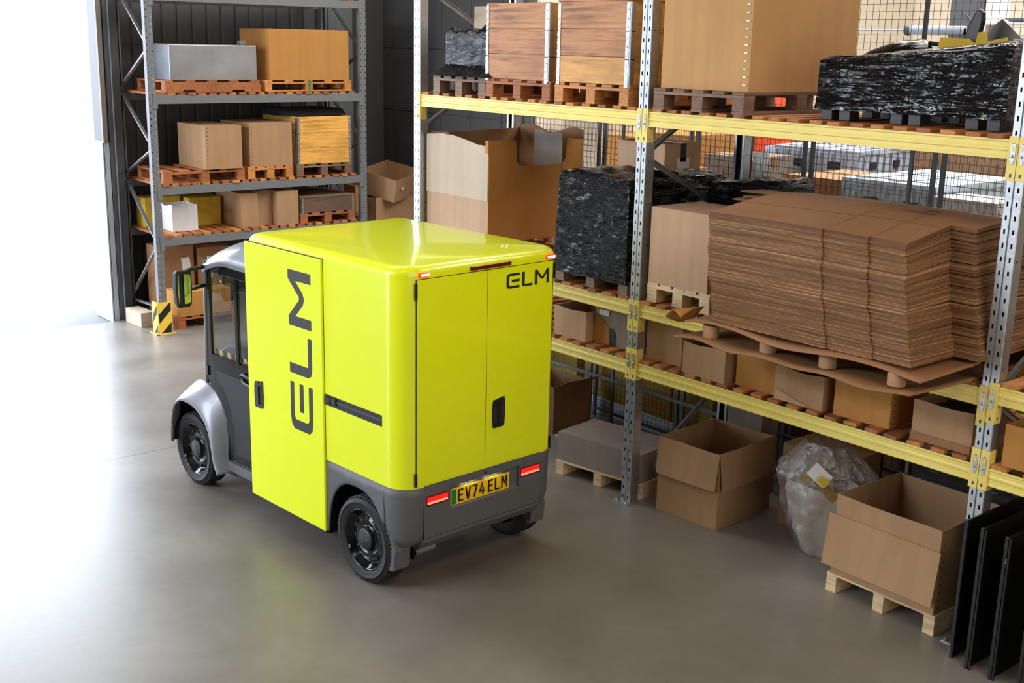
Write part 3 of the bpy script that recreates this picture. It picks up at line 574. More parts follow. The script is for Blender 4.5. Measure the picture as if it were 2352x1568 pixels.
MB().grid(lambda u, v: (u*0.62-0.05, v*0.30, 0.135*math.sin(PI*u)**0.7*math.sin(PI*v)**0.5*(0.7+0.5*u)+0.012*noise.noise((u*8, v*6, 1))-.02), 30, 16).build('sack_body', 'black_wrap_smooth', t)
MB().tube([(0.44, 0.1, 0.09), (0.52, 0.1, 0.08), (0.62, 0.1, 0.06), (0.70, 0.1, 0.03)], 0.014).build('strap', 'black_plastic', t)
t = thing('yellow_cardboard_sheet', 'bright yellow die cut cardboard sheet standing on the wrapped load', 'cardboard sheet', (1.93, 0.50, z3+0.40), 0)
MB().prism([(0, 0), (0.015, 0.105), (0.20, 0.10), (0.23, 0.075), (0.245, 0.075), (0.255, 0.135), (0.31, 0.14), (0.32, 0.085), (0.44, 0.11), (0.46, 0.02)], 0, 0.005, 'y').build('sheet', 'card_yellow', t)
t = thing('curved_fender', 'glossy black curved moulding sticking up behind the yellow cardboard sheet', 'moulding', (1.99, 0.62, z3+0.46), 0)
MB().prism([(-0.03, -0.05), (0.03, 0.04), (0.07, 0.15), (0.095, 0.20), (0.12, 0.215), (0.145, 0.19), (0.15, 0.14), (0.135, 0.06), (0.11, -0.05)], 0, 0.04, 'y').build('shell', 'black_plastic', t, bevel=0.012)
t = thing('grey_plate', 'thin grey pointed plate leaning at the back of the long wrapped load', 'plate', (1.99, 0.80, z3+0.46), 0)
MB().prism([(0.0, -0.05), (0.02, 0.02), (-0.09, 0.20), (-0.07, 0.19), (0.08, 0.06), (0.12, 0.12), (0.17, 0.16), (0.36, 0.0), (0.36, -0.05)], 0, 0.006, 'y').build('plate', 'grey_plastic', t)
# ---- middle shelf, left bay: the big torn carton
pallet('timber pallet under the torn open carton, hidden by the van', (-2.70, 0.03, z2), 0, 0.80, 1.15, ('wood_deck', 'wood_deck_x'), seed=5)
t = thing('open_carton', 'big torn open carton with a rounded cut-out, left end of the middle shelf', 'box', (-2.70, 0.06, z2+0.145), 0)
W_, D_, H_ = 0.88, 1.06, 0.86
def wavy(u): return 0.025*math.sin(u*5)-0.02*u+0.008*noise.noise((u*14, 0, 3))
mb = MB()
for off in (0, 0.007): mb.grid(lambda u, v: (u*W_, off+0.012*math.sin(PI*u)*v, v*(0.36)), 10, 4, 1, False)
mb.grid(lambda u, v: (u*W_, -0.004+0.016*math.sin(PI*u), 0.36+v*(H_-0.36+(wavy(u) if v == 1 else 0))), 30, 8, 0, False)
mb.grid(lambda u, v: ((1-u)*W_, 0.006+0.016*math.sin(PI*u), 0.36+v*(H_-0.36+(wavy(1-u) if v == 1 else 0))), 30, 8, 1, False)
mb.build('front_wall', ['card_cream', 'card_pale'], t)
# right wall with the cut-out (profile in y,z)
def cutprof():
    pts = [(0, 0), (D_, 0), (D_, H_-0.02), (0.86*D_, H_)]; cx0, cx1, zb = 0.30, 0.86, H_-0.22
    pts += [(cx1+0.01, H_-0.005)]
    for k in range(7): a = k/6*PI/2; pts.append((cx1-0.07+0.07*math.cos(a)+0.0, zb+0.07-0.07*math.sin(a)))
    for k in range(7): a = PI/2+k/6*PI/2; pts.append((cx0+0.07+0.07*math.cos(a), zb+0.07-0.07*math.sin(a)))
    pts += [(cx0-0.005, H_-0.01), (0, H_-0.0)]
    return pts
MB().prism(cutprof(), W_, W_+0.007, 'x').build('side_wall', 'card_orange', t)
MB().prism([(0, 0), (D_, 0), (D_, H_+0.03), (0, H_+0.01)], 0, 0.007, 'x').build('side_wall', 'card_brown', t)
MB().grid(lambda u, v: (u*W_, D_, v*(H_+0.05+0.03*math.sin(u*9))), 24, 4, 0, False).grid(lambda u, v: ((1-u)*W_, D_+0.006, v*(H_+0.05+0.03*math.sin((1-u)*9))), 24, 4, 0, False).build('back_wall', 'card_brown', t)
MB().prism([(0, H_-0.05), (0.30, H_-0.05), (0.28, H_+0.035), (0.02, H_+0.03)], 0.03, 0.036, 'y').build('inner_flap', 'card_dark', t)
MB().grid(lambda u, v: (W_*0.45+u*W_*0.56, D_-0.15-0.10*u, H_-0.4+v*(0.44+0.01*math.sin(u*9))), 12, 4, 0, False).build('inner_flap', 'card_grey', t, solid=0.005)
MB().box(W_-0.03, W_+0.010, -0.010, 0.03, H_-0.10, H_+0.004).build('edge_strip', 'card_orange', t)
MB().box(0.0, W_, 0.007, D_, 0, 0.006).build('bottom_panel', 'card_brown', t)
# wrapped pallet 2
pallet('dark timber pallet under the tall black wrapped load next to the middle upright', (-0.90, 0.02, z2), 0, 0.80, 1.10, ('wood_old', 'wood_old'), seed=6)
wrapped('tall black wrapped load beside the middle upright, in front of the taped carton', (-0.90, 0.0, z2+0.06), 0, 0.80, 1.10, 0.80, lambda u, v: 0.02*math.sin(u*5)+0.03*noise.noise((u*4, v*4, 7)), amp=0.012, seed=21, n=70, taper=0.02, z0=0.02)
carton('brown taped carton with a white label on the tall black wrapped load', (-0.74, 0.50, z2+0.885), 0, 0.50, 0.40, 0.20, 'card_pale', tapem='tape_brown', lab=(0.22, 0.05, 0.15, 0.11, 0), group=None)
bt = [q for q in COL.objects if q.get('label', '').startswith('brown taped carton')][0]; MB().box(0.5045, 0.5055, 0.17, 0.23, 0.06, 0.20).build('black_tape', 'tape_black', bt); MB().box(0.5045, 0.5055, 0.13, 0.27, 0.01, 0.09).build('shipping_label', 'label_white', bt)
# ---- middle shelf, wide bay
pallet('pale half pallet under the plain tan carton', (0.09, 0.03, z2), 0, 0.60, 0.55, ('wood_pale', 'wood_pale'), seed=7)
carton('plain tan carton on a pale half pallet beside the flat cardboard stack', (0.10, 0.03, z2+0.145), 0, 0.56, 0.52, 0.545, 'card_pale', tape=False, group=None, bow=0.006)
wrapped('black wrapped load in the shade behind the plain tan carton', (0.10, 0.62, z2+0.001), 0, 0.64, 0.42, 0.83, lambda u, v: 0.06*u+0.02*noise.noise((u*5, v*4, 2)), amp=0.010, seed=31, n=44)
# the flat cardboard stack: 78 sheets, each its own object
def sheet_mesh(k, seed, ext=0):
    rnd = random.Random(seed); mb = MB(); th = 0.0076
    rects = [(0.0, 0.85, 0.0+rnd.uniform(-.0025, .0025), 1.40), (0.85, 1.15, 0.012+rnd.uniform(-.002, .002), 1.36), (1.15, 1.385, 0.025+rnd.uniform(-.0025, .0025), 1.30), (1.385, 1.54, 0.46+rnd.uniform(-.004, .004), 1.20)]
    if ext: rects.append((-0.34+0.03*(seed % 4), 0.0, 0.62+0.02*(seed % 3), 1.28-0.03*(seed % 5)))
    bow = 0.085*k; W = 1.54
    def zf(x, y): return bow*(math.sin(PI*min(max(y/1.40, 0), 1))**1.2*0.9+0.16*math.sin(PI*x/1.5))-0.018*k*(1-y/1.4)*(x/1.4)
    for (x0, x1, y0, y1) in rects:
        nx = max(2, int((x1-x0)/0.12)); ny = 10
        mb.grid(lambda u, v: (x0+u*(x1-x0), y0+v*(y1-y0), zf(x0+u*(x1-x0), y0+v*(y1-y0))+th), nx, ny, 0, False)
        mb.grid(lambda u, v: (x0+(1-u)*(x1-x0), y0+v*(y1-y0), zf(x0+(1-u)*(x1-x0), y0+v*(y1-y0))), nx, ny, 0, False)
        for a, b_ in (((x0, y0), (x1, y0)), ((x1, y0), (x1, y1)), ((x1, y1), (x0, y1)), ((x0, y1), (x0, y0))):
            def f(u, v): x, y = a[0]+(b_[0]-a[0])*u, a[1]+(b_[1]-a[1])*u; return (x, y, zf(x, y)+v*th)
            mb.grid(f, nx if a[1] == b_[1] else ny, 1, 1, False)
    return mb
NS = 78; protos = {}
for i in range(NS):
    kq = round((i/(NS-1))**2*8)/8; ext = 1 if i in (69, 70, 71, 73, 74, 76) else 0; key = (kq, i % 3) if not ext else (kq, i, 'e')
    if key not in protos:
        o = sheet_mesh(kq, i+1, ext).build('flattened_box', ['sheet_card', 'sheet_edge']); protos[key] = o
    else: o = protos[key].copy(); COL.objects.link(o)
    f = i/(NS-1); rnd = random.Random(i*13)
    wob = 0.005*math.sin(i*0.33)+0.008*math.sin(i*0.09+1)
    o.location = (1.19-0.16*f+wob*0.5+rnd.uniform(-.003, .003), -0.53+0.10*f+wob*0.8+rnd.uniform(-.0025, .0025), z2+0.135+i*0.00845)
    o.rotation_euler = (0, 0, rnd.uniform(-0.004, 0.004))
    tag(o, 'flattened brown cardboard box in the tall stack of sheets on the middle shelf' if i < NS-1 else 'uppermost flattened brown cardboard sheet of the tall stack', 'cardboard sheet', 'flattened cardboard boxes in the stack')
# loose slits and hand holes on the top sheet
o.name = 'flattened_box'
for (x, y, a, b_) in ((0.95, 0.62, 0.22, 0.03), (0.35, 1.02, 0.14, 0.03), (1.06, 0.70, 0.06, 0.07)):
    zz = 0.085*(math.sin(PI*(y+.015)/1.4)**1.2*0.9+0.16*math.sin(PI*(x+a/2)/1.5))-0.018*(1-y/1.4)*(x/1.4)
    MB().box(x, x+a, y, y+b_, zz+0.0078, zz+0.0092).build('slot_hole', 'card_dark', o)
def ztop(x, y): return 0.085*(math.sin(PI*min(max(y/1.40, 0), 1))**1.2*0.9+0.16*math.sin(PI*x/1.5))-0.018*(1-y/1.4)*(x/1.4)+0.0076
for (xa, ya, xb, yb) in ((0.02, 0.30, 0.84, 0.33), (0.86, 0.36, 1.37, 0.38), (0.02, 0.92, 0.84, 0.93), (0.86, 0.95, 1.37, 0.96), (0.85, 0.02, 0.85, 1.30), (1.15, 0.04, 1.15, 1.25)):
    wx, wy = (0.0, 0.006) if abs(xb-xa) > abs(yb-ya) else (0.006, 0.0)
    MB().grid(lambda u, v: (xa+(xb-xa)*u+wx*v, ya+(yb-ya)*u+wy*v, ztop(xa+(xb-xa)*u+wx*v, ya+(yb-ya)*u+wy*v)+0.0012), 24, 1, 0, False).build('fold_crease', 'card_brown', o)
t = thing('cardboard_pallet', 'cardboard pallet with tube feet and wavy sheets under the flat cardboard stack', 'pallet', (1.02, -0.62, z2), 0)
MB().grid(lambda u, v: (u*1.66+0.02, v*1.7+0.02+0.03*math.sin(u*9), 0.115+0.012*math.sin(u*11+v*3)-0.03*(1 if False else 0)-0.03*max(0, u-0.85)/0.15*max(0, .3-v)), 40, 20, 0, True).build('top_sheet', 'sheet_card', t, solid=0.008, off=0)
MB().grid(lambda u, v: (u*1.68-0.02, v*1.7-0.04+0.015*math.sin(u*14), 0.010+0.018*(math.sin(u*10.5+0.5)**2)*max(0, 1-v*3)), 50, 20, 0, True).build('bottom_sheet', 'card_brown', t, solid=0.008, off=0)
for x in (0.17, 0.62, 1.05, 1.50):
    for y in (0.10, 0.80, 1.5): MB().lathe([(0.05, 0.03), (0.052, 0.108), (0.042, 0.108), (0.042, 0.03)], 20, ax='z').build('tube_foot', 'card', t, loc=(x, y, 0))
# the torn corner flap at the left
MB().grid(lambda u, v: (-0.02-0.13*u, 0.02+0.22*v, 0.125-0.02*u+0.05*math.sin(u*3+v*2)), 8, 8, 0, True).build('torn_corner', 'card_orange', t, solid=0.006, off=0)
# ---- lowest shelf: row of open boxes (x of left front corner, front y, w, d, h, mat, label)
for (x, y, w_, d_, h_, rz, mt, lb, kw) in (
    (-0.92, 0.04, 0.36, 0.40, 0.235, 0.03, 'card_pale', 'open box with crumpled front nearest the van on the lowest shelf', {}),
    (0.05, 0.10, 0.345, 0.45, 0.30, 0.02, 'card_pale', 'tall open box right of the middle upright on the lowest shelf', {}),
    (0.475, 0.03, 0.395, 0.42, 0.225, -0.02, 'card', 'creased open box second from the middle upright on the lowest shelf', {}),
    (0.915, 0.09, 0.33, 0.42, 0.25, 0.0, 'card_orange', 'darker open box third from the middle upright on the lowest shelf', {}),
    (1.275, 0.05, 0.385, 0.42, 0.225, 0.0, 'card', 'open box with pale tape corner, fourth from the middle upright', {}),
    (1.73, 0.07, 0.40, 0.42, 0.235, 0.03, 'card_orange', 'open box with a stapled right edge, fifth from the middle upright', {}),
    (2.30, 0.05, 0.385, 0.40, 0.245, 0.0, 'card', 'open box with brown strip at its foot left of the rightmost upright', {'fill': 0.17, 'inner': 'steel_dark'}),
    (2.88, 0.04, 0.36, 0.42, 0.245, 0.0, 'card_orange', 'open box cut by the right edge of the photo on the lowest shelf', {})):
    b0 = open_box(lb, (x, y, z1), rz, w_, d_, h_, mt, group='open boxes on the lowest shelf', wav=0.010, seed=int(x*100)+300, **kw)
    if 'pale tape' in lb: MB().add([(0.01, -0.011, 0.002), (0.30, -0.011, 0.002), (0.01, -0.011, 0.075)], [(0, 1, 2)]).build('clear_tape', 'card_pale', b0)
    if 'stapled' in lb:
        k = MB(); [k.box(w_+0.008, w_+0.012, 0.02, 0.038, z, z+0.005) for z in (0.03, 0.07, 0.11, 0.15, 0.19)]; k.build('staples', 'card_dark', b0)
    if 'brown strip' in lb: MB().box(0.0, w_, -0.012, -0.006, 0.004, 0.05).build('tape_strip', 'card_brown', b0)
b0 = carton('ribbed grey brown carton with white label left of the middle upright on the lowest shelf', (-0.55, 0.14, z1), 0, 0.40, 0.35, 0.29, 'card_grey', tape=False, lab=(0.05, 0.225, 0.11, 0.04, 0), group=None)
MB().prism([(0.005, 0.0), (0.17, 0.0), (0.17, 0.13), (0.005, 0.235)], -0.0085, -0.0055, 'y').build('brown_panel', 'card_orange', b0)
MB().prism([(0.17, 0.0), (0.235, 0.0), (0.235, 0.10), (0.21, 0.135), (0.17, 0.135)], -0.0085, -0.0055, 'y').build('dark_patch', 'tape_black', b0)
# ---- floor level
skid('pale timber pallet under the dusty grey brown carton on the floor', (-0.78, -0.02, 0.0), 0.165, 0.84, 0.60, 0.12)
carton('dusty grey brown carton on the pale floor pallet left of the middle upright', (-0.775, -0.01, 0.121), 0.165, 0.82, 0.48, 0.235, 'card_grey', tape=False, group=None)
open_box('tall dim open box on the floor behind the van corner', (-2.14, 0.62, 0.0), 0.0, 0.60, 0.45, 0.43, 'card_dark', flaps=((1, 0.16, 0.5),), seed=5)
t = thing('flat_cardboard_sheet', 'flat sheets of cardboard lying on the floor behind the dusty carton', 'cardboard sheet', (-1.50, 0.60, 0.0), 0.1)
MB().box(0, 0.42, 0, 0.50, 0.001, 0.008).build('sheet', 'card_cream', t); MB().box(0.43, 0.98, -0.05, 0.38, 0.001, 0.010).build('sheet', 'card_orange', t)
open_box('open carton with flaps folded down outside, on the floor below the wide bay', (0.24, 0.09, 0.0), 0.07, 0.555, 0.66, 0.575, 'card', flaps=((0, 0.275, -1.46), (1, 0.275, -1.47), (3, 0.27, -1.45)), seed=9, wav=0.008)
carton('brown carton in the shade behind the clear plastic bag', (0.96, 0.62, 0.0), 0.0, 0.55, 0.40, 0.62, 'card_brown', tape=False, group=None)
carton('small grey box with brown tape peeking over the flap carton', (0.20, 0.90, 0.0), 0.0, 0.34, 0.20, 0.66, 'card_grey', group=None)
# clear bag with foam offcuts
t = thing('plastic_bag', 'clear plastic bag full of white foam on the floor under the wide bay', 'bag', (1.34, 0.12, 0.0), 0.1)
def bag(u, v, k=1.0, s=0):
    a = u*2*PI; r = (0.15+0.15*math.sin(min(v*1.25, 1)*PI*0.52))*(1-0.55*max(0, v-0.72)/0.28)*k
    r *= 1+0.16*noise.noise((math.cos(a)*2+s, math.sin(a)*2, v*3))+0.09*noise.noise((math.cos(a)*6+s, math.sin(a)*6, v*9))
    return (0.17+0.04*v+r*1.15*math.cos(a)-0.05*v, 0.30+r*0.85*math.sin(a), 0.002+v*0.80*k)
MB().grid(bag, 64, 40).build('film', 'clear_film', t, fix=True)
MB().grid(lambda u, v: bag(u, v*0.80, 0.80, 0), 48, 26).build('foam_filling', 'foam', t, fix=True)
MB().box(-0.07, 0.07, -0.002, 0.001, -0.05, 0.05).build('label_sheet', 'label_white', t, loc=(0.27, 0.02, 0.66), rot=(-0.5, 0.6, 0.2)); MB().box(-0.05, 0.02, -0.002, 0.001, -0.03, 0.02).build('label_stripe', 'card_yellow', t, loc=(0.33, 0.00, 0.63), rot=(-0.5, 0.6, 0.2))
MB().box(-0.09, 0.09, -0.002, 0.001, -0.03, 0.03).build('tape_piece', 'tape_brown', t, loc=(0.32, 0.03, 0.57), rot=(-0.3, 0.7, 0.2)); MB().box(-0.04, 0.04, -0.002, 0.001, -0.025, 0.025).build('tape_piece', 'tape_brown', t, loc=(0.16, 0.04, 0.60), rot=(-0.3, -0.4, 0.1))
wrapped('grey film wrapped bundle at the back, left of the rightmost upright', (1.90, 0.78, 0.0), 0, 0.75, 0.32, 0.72, lambda u, v: 0.03*noise.noise((u*4, v*3, 1)), mat='grey_wrap', amp=0.02, seed=41, n=36, group=None)
skid('light timber pallet under the big open carton on the floor at the right', (1.86, -0.03, 0.0), -0.02, 0.78, 0.70, 0.13)
b0 = open_box('big open carton with a wide front flap on a light pallet at the right', (1.89, -0.03, 0.131), -0.02, 0.735, 0.68, 0.535, 'card', flaps=(), seed=12, wav=0.006, fill=0.10, inner='card_brown', group=None)
MB().grid(lambda u, v: (-0.035+u*0.785, -0.012-0.05*(1-v), 0.075+v*0.33), 8, 6, 0, False).build('front_flap', 'card', b0, solid=0.006, off=0)
k = MB(); [k.box(0.741, 0.744, 0.02, 0.035, z, z+0.006) for z in [0.04+0.05*i for i in range(9)]]; k.build('staples', 'card_dark', b0)
for i, (x, dy, lb) in enumerate(((2.835, 0.0, 'leftmost of the black framed panels leaning by the rightmost upright'), (2.955, -0.045, 'second black framed panel with two ribs by the rightmost upright'), (3.10, -0.05, 'third black framed panel with a shiny clip by the rightmost upright'), (3.27, -0.06, 'last black framed panel cut by the right edge of the photo'))):
    t = thing('framed_board', lb, 'board', (x, -0.185+dy, 0.0), 0.0, 'black panels standing on edge by the right upright')
    MB().box(0, 0.012, 0.0, 1.15, 0, 0.845).build('board', 'black_panel', t, bevel=0.002)
    MB().box(-0.004, 0.016, -0.006, 0.012, 0, 0.85).build('edge_profile', 'black_plastic', t, bevel=0.002)
    if i: MB().box(0.02, 0.03, -0.004, 0.010, 0, 0.84).build('edge_profile', 'black_plastic', t, bevel=0.001)
    if i == 2: MB().box(0.016, 0.020, -0.010, -0.006, 0.70, 0.73).build('clip', 'chrome', t)
# right of the last upright, middle shelf
open_box('cardboard tray of sheets right of the rightmost upright on the middle shelf', (2.87, 0.30, z2+0.029), 0.0, 0.7, 0.5, 0.16, 'sheet_card', seed=3, group=None)

# ------------------------------------------------------------------ goods on the grey rack
g3, g2, g1 = GZ[2]+GT+E1, GZ[1]+GT+E1, GZ[0]+GT+E1
pallet('red brown closed side pallet under the silver metal cabinet', (-7.20, -0.40, g3), BLUE, 1.20, 0.80, ('wood_red_x', 'wood_red'), h=0.135, seed=11)
pp = [o for o in COL.objects if o.get('label', '').startswith('red brown closed side')][0]
MB().prism([(0, 0), (0.20, 0), (0.22, 0.03), (0.36, 0.03), (0.38, 0), (0.82, 0), (0.84, 0.03), (0.98, 0.03), (1.0, 0), (1.2, 0), (1.2, 0.10), (0, 0.10)], -0.02, -0.002, 'y').build('side_stringer', 'wood_red', pp, bevel=0.002)
t = thing('metal_cabinet', 'dented silver sheet metal cabinet lying on the top level of the grey rack', 'cabinet', (-7.25, -0.31, g3+0.136), BLUE)
MB().box(0, 1.10, 0, 0.68, 0, 0.40).build('casing', 'tin', t, bevel=0.006); MB().box(0, 1.10, 0.0, 0.68, 0.401, 0.406).build('lid', 'rack_grey', t, bevel=0.002)
for zz in (0.05, 0.34): MB().lathe([(0, 0.03), (0.018, 0.03), (0.022, 0.012), (0.012, 0.0)], 14, ax='z', M=Matrix.Rotation(PI/2, 4, 'Y')).build('knob', 'black_plastic', t, loc=(1.10, 0.06, zz))
MB().box(0.98, 1.06, 0.18, 0.26, 0.407, 0.46).build('outlet', 'rack_grey', t, bevel=0.004)
pallet('golden pallet with a green strap under the wide orange carton', (-7.19, 0.86, g3), BLUE, 1.22, 0.80, ('wood_deck_x', 'wood_deck'), h=0.135, seed=12)
pp = [o for o in COL.objects if o.get('label', '').startswith('golden pallet with a green')][0]; MB().box(0.60, 0.625, -0.004, 0.0, 0.0, 0.136).build('strap', 'plate_green', pp)
MB().box(0, 1.22, -0.003, 0.02, 0.005, 0.022).build('bottom_board', 'wood_deck', pp)
carton('wide orange tan carton on the top level of the grey rack', (-7.21, 0.94, g3+0.136), BLUE, 1.11, 0.76, 0.605, 'card_orange', tape=False, group=None, bow=0.005)
pallet('wide red brown pallet under the left stapled carton', (-7.19, -0.46, g2), BLUE, 1.02, 0.80, ('wood_red_x', 'wood_red'), seed=13)
carton('left stapled tan carton on the second level of the grey rack', (-7.12-.05, 0.05, g2+0.145), BLUE, 0.47, 0.76, 0.51, 'card', tape=False, staple=True, group=None)
pallet('small golden pallet under the right stapled carton', (-7.19, 0.60, g2), BLUE, 0.62, 0.80, ('wood_deck_x', 'wood_deck'), seed=14)
carton('right stapled tan carton beside the golden collar crate on the grey rack', (-7.21, 0.64, g2+0.145), BLUE, 0.58, 0.76, 0.525, 'card', tape=False, staple=True, group=None)
pallet('old dark pallet under the golden collar crate on the grey rack', (-7.19, 1.27, g2), BLUE, 0.80, 0.90, ('wood_brown_y', 'wood_old'), seed=15)
crate('golden three tier collar crate with dark load on top, grey rack', (-7.195, 1.29, g2+0.145), BLUE, 0.77, 0.90, 3, ('wood_gold_x', 'wood_gold_x', 'wood_gold_x')) if wood('wood_gold_x', (226, 168, 78), 0) else None
t = thing('dark_cover', 'flat black covered bundle lying on the golden collar crate', 'bundle', (-7.38, 1.18, g2+0.145+0.586), BLUE)
MB().grid(lambda u, v: (u*0.95, v*0.6, 0.085*min(1, math.sin(PI*u)*6)*min(1, math.sin(PI*v)*6)+0.008*noise.noise((u*9, v*9, 0))), 24, 16).build('cloth', 'cloth_and_shade_dark', t)
carton('plain yellow carton at the left end of the third level of the grey rack', (-7.86, -0.44, g1), BLUE, 0.45, 0.28, 0.36, 'card_yellow', tape=False, group=None)
carton('yellow carton behind the white open box on the grey rack', (-7.72, 0.06, g1), BLUE, 0.42, 0.40, 0.345, 'card_yellow', tape=False, group=None)
open_box('white open box with bulging sides on the grey rack', (-7.40, -0.30, g1), BLUE, 0.32, 0.30, 0.315, 'card_white', seed=21, wav=0.02, group=None)
carton('large brown carton right of the yellow ones on the grey rack', (-7.27, 0.53, g1), BLUE, 0.23, 0.70, 0.42, 'card', tape=False, group='closed cartons on the third level of the grey rack')
carton('brown carton set a little back between two others on the grey rack', (-7.34, 0.775, g1), BLUE, 0.21, 0.60, 0.43, 'card', tape=False, group='closed cartons on the third level of the grey rack')
carton('taped brown carton left of the low dark crate on the grey rack', (-7.22, 0.995, g1), BLUE, 0.30, 0.60, 0.425, 'card', tape=True, group='closed cartons on the third level of the grey rack')
pallet('orange pallet under the low dark collar crate', (-7.19, 1.31, g1), BLUE, 0.80, 0.80, ('wood_red_x', 'wood_red'), h=0.125, seed=16)
crate('low single collar crate with a brown lid on the grey rack', (-7.20, 1.33, g1+0.126), BLUE, 0.77, 0.78, 1, ('wood_brown_x',), lid='wood_old') if wood('wood_brown_x', (104, 80, 66), 0) else None
# floor level of the grey rack
carton('lower of two stacked dusty cartons under the grey rack', (-7.52, -0.42, 0.0), BLUE, 0.42, 0.42, 0.50, 'card_brown', tape=False, group='cartons on the floor under the grey rack')
b0 = carton('upper of two stacked dusty cartons under the grey rack, with a tilted label', (-7.52, -0.42, 0.501), BLUE, 0.42, 0.42, 0.42, 'card_brown', tape=False, group='cartons on the floor under the grey rack')
MB().box(0, 0.11, -0.009, -0.007, 0, 0.17).build('shipping_label', 'label_white', b0, loc=(0.27, 0, 0.10), rot=(0, -0.12, 0))
b0 = carton('second high carton with a white label beside the dusty stack', (-7.50, 0.05, 0.0), BLUE, 0.42, 0.42, 0.88, 'card_brown', tape=True, group='cartons on the floor under the grey rack', lab=(0.05, 0.50, 0.13, 0.10, 0))
pallet('orange pallet on the floor under the carton behind the van mirror', (-7.10, -0.42, 0.0), BLUE, 0.80, 0.38, ('wood_red_x', 'wood_red'), seed=17)
carton('pale topped carton on an orange pallet behind the van mirror', (-7.10, -0.40, 0.145), BLUE, 0.66, 0.36, 0.29, 'card_orange', tape=True, tapem='card_cream', group=None)
t = thing('timber_block', 'square timber block on the floor between the grey rack posts', 'timber block', (-7.43, -0.74, 0.0), BLUE+0.05)
MB().box(0, 0.17, 0, 0.42, 0, 0.175).build('block', 'stone_block', t, bevel=0.004)
# boxes against the dark wall right of the grey rack
carton('hidden base carton standing on the floor against the dark wall', (-7.95, 2.48, 0.0), 0, 0.80, 0.85, 0.985, 'card_brown', tape=False, group=None)
b0 = open_box('open carton with a small label under the tilted one by the dark wall', (-7.72, 2.50, 0.986), 0.0, 0.42, 0.80, 0.37, 'card', seed=31, group=None)
MB().box(0.15, 0.20, -0.013, -0.009, 0.27, 0.32).build('label_sticker', 'label_white', b0)
carton('narrow upright carton right of the grey rack post by the dark wall', (-8.05+.17, 2.36, 0.0), 0, 0.30, 0.11, 1.50, 'card_orange', tape=False, group=None)
b0 = open_box('empty open carton tilted on top of the others by the dark wall', (-7.66, 2.42, 1.42), 0, 0.60, 0.74, 0.30, 'card', seed=33, rot=(0.10, 0.20, 0.45), wav=0.004, group=None)
MB().box(0.63, 0.634, 0.10, 0.16, 0.17, 0.20).build('tape_scrap', 'label_white', b0)
# ------------------------------------------------------------------ the electric cargo van. Local +x forward, +y its left side, z up; rear axle at x=0
van = thing('cargo_van', 'small lime yellow electric cargo van with grey cab and black lettering', 'van', (-0.024, -2.342, 0.0), math.radians(183.7))
X0, X1, YL, YR = -0.40, 1.305, -0.012, -1.352          # box body extents
def rr(x0, x1, y0, y1, radii, n=10):
    """rounded rectangle, radii for corners (x0,y1) (x0,y0) (x1,y0) (x1,y1), counter clockwise from (x1,y1)->(x0,y1)..."""
    pts = []
    for (cx, cy, sx_, sy_, r, a0) in ((x0, y1, 1, -1, radii[0], PI/2), (x0, y0, 1, 1, radii[1], PI), (x1, y0, -1, 1, radii[2], 1.5*PI), (x1, y1, -1, -1, radii[3], 0)):
        for k in range(n+1): a = a0+k/n*PI/2; pts.append((cx+sx_*r+r*math.cos(a), cy+sy_*r+r*math.sin(a)))
    return pts
ZR, ZB = 2.095, 0.717
def ring(inset, z): return [(x, y, z) for x, y in rr(X0+inset, X1-inset, YR+inset, YL-inset, (max(0.155-inset*.6, .03), max(0.155-inset*.6, .03), 0.05, 0.05))]
mb = MB(); levels = [(0.0, ZB), (0.0, 1.2), (0.0, 1.6), (0.0, ZR-0.055)]+[(0.055*(1-math.cos(k/8*PI/2)), ZR-0.055+0.055*math.sin(k/8*PI/2)) for k in range(1, 9)]+[(0.18, ZR+0.006), (0.35, ZR+0.010), (0.55, ZR+0.012)]
rings = [ring(i, z) for i, z in levels]; n = len(rings[0]); vs = [p for r in rings for p in r]
mb.add(vs, [(i*n+j, i*n+(j+1) % n, (i+1)*n+(j+1) % n, (i+1)*n+j) for i in range(len(rings)-1) for j in range(n)], 0, True)
mb.add(rings[-1], [tuple(range(n))], 0, True); mb.add([(x, y, ZB) for x, y, _ in rings[0]], [tuple(reversed(range(n)))])
shell = mb.build('cargo_body', 'lime', van)
# slot for the door rail in the left side: a dark recess built as a rail housing let into the body
hs = MB().box(-0.205, 0.395, YL+0.0005, YL+0.002, 1.093, 1.165, 0).box(-0.20, 0.39, YL+0.002, YL+0.006, 1.128, 1.142, 1).box(-0.20, 0.39, YL+0.002, YL+0.004, 1.108, 1.112, 0)
hs.box(0.335, 0.385, YL+0.002, YL+0.012, 1.105, 1.150, 2).box(0.27, 0.315, YL+0.002, YL+0.014, 1.112, 1.155, 2).box(0.285, 0.30, YL+0.014, YL+0.016, 1.125, 1.14, 1)
hs.build('door_rail', ['black_plastic', 'steel_dark', 'interior_dark'], van, bevel=0.001)
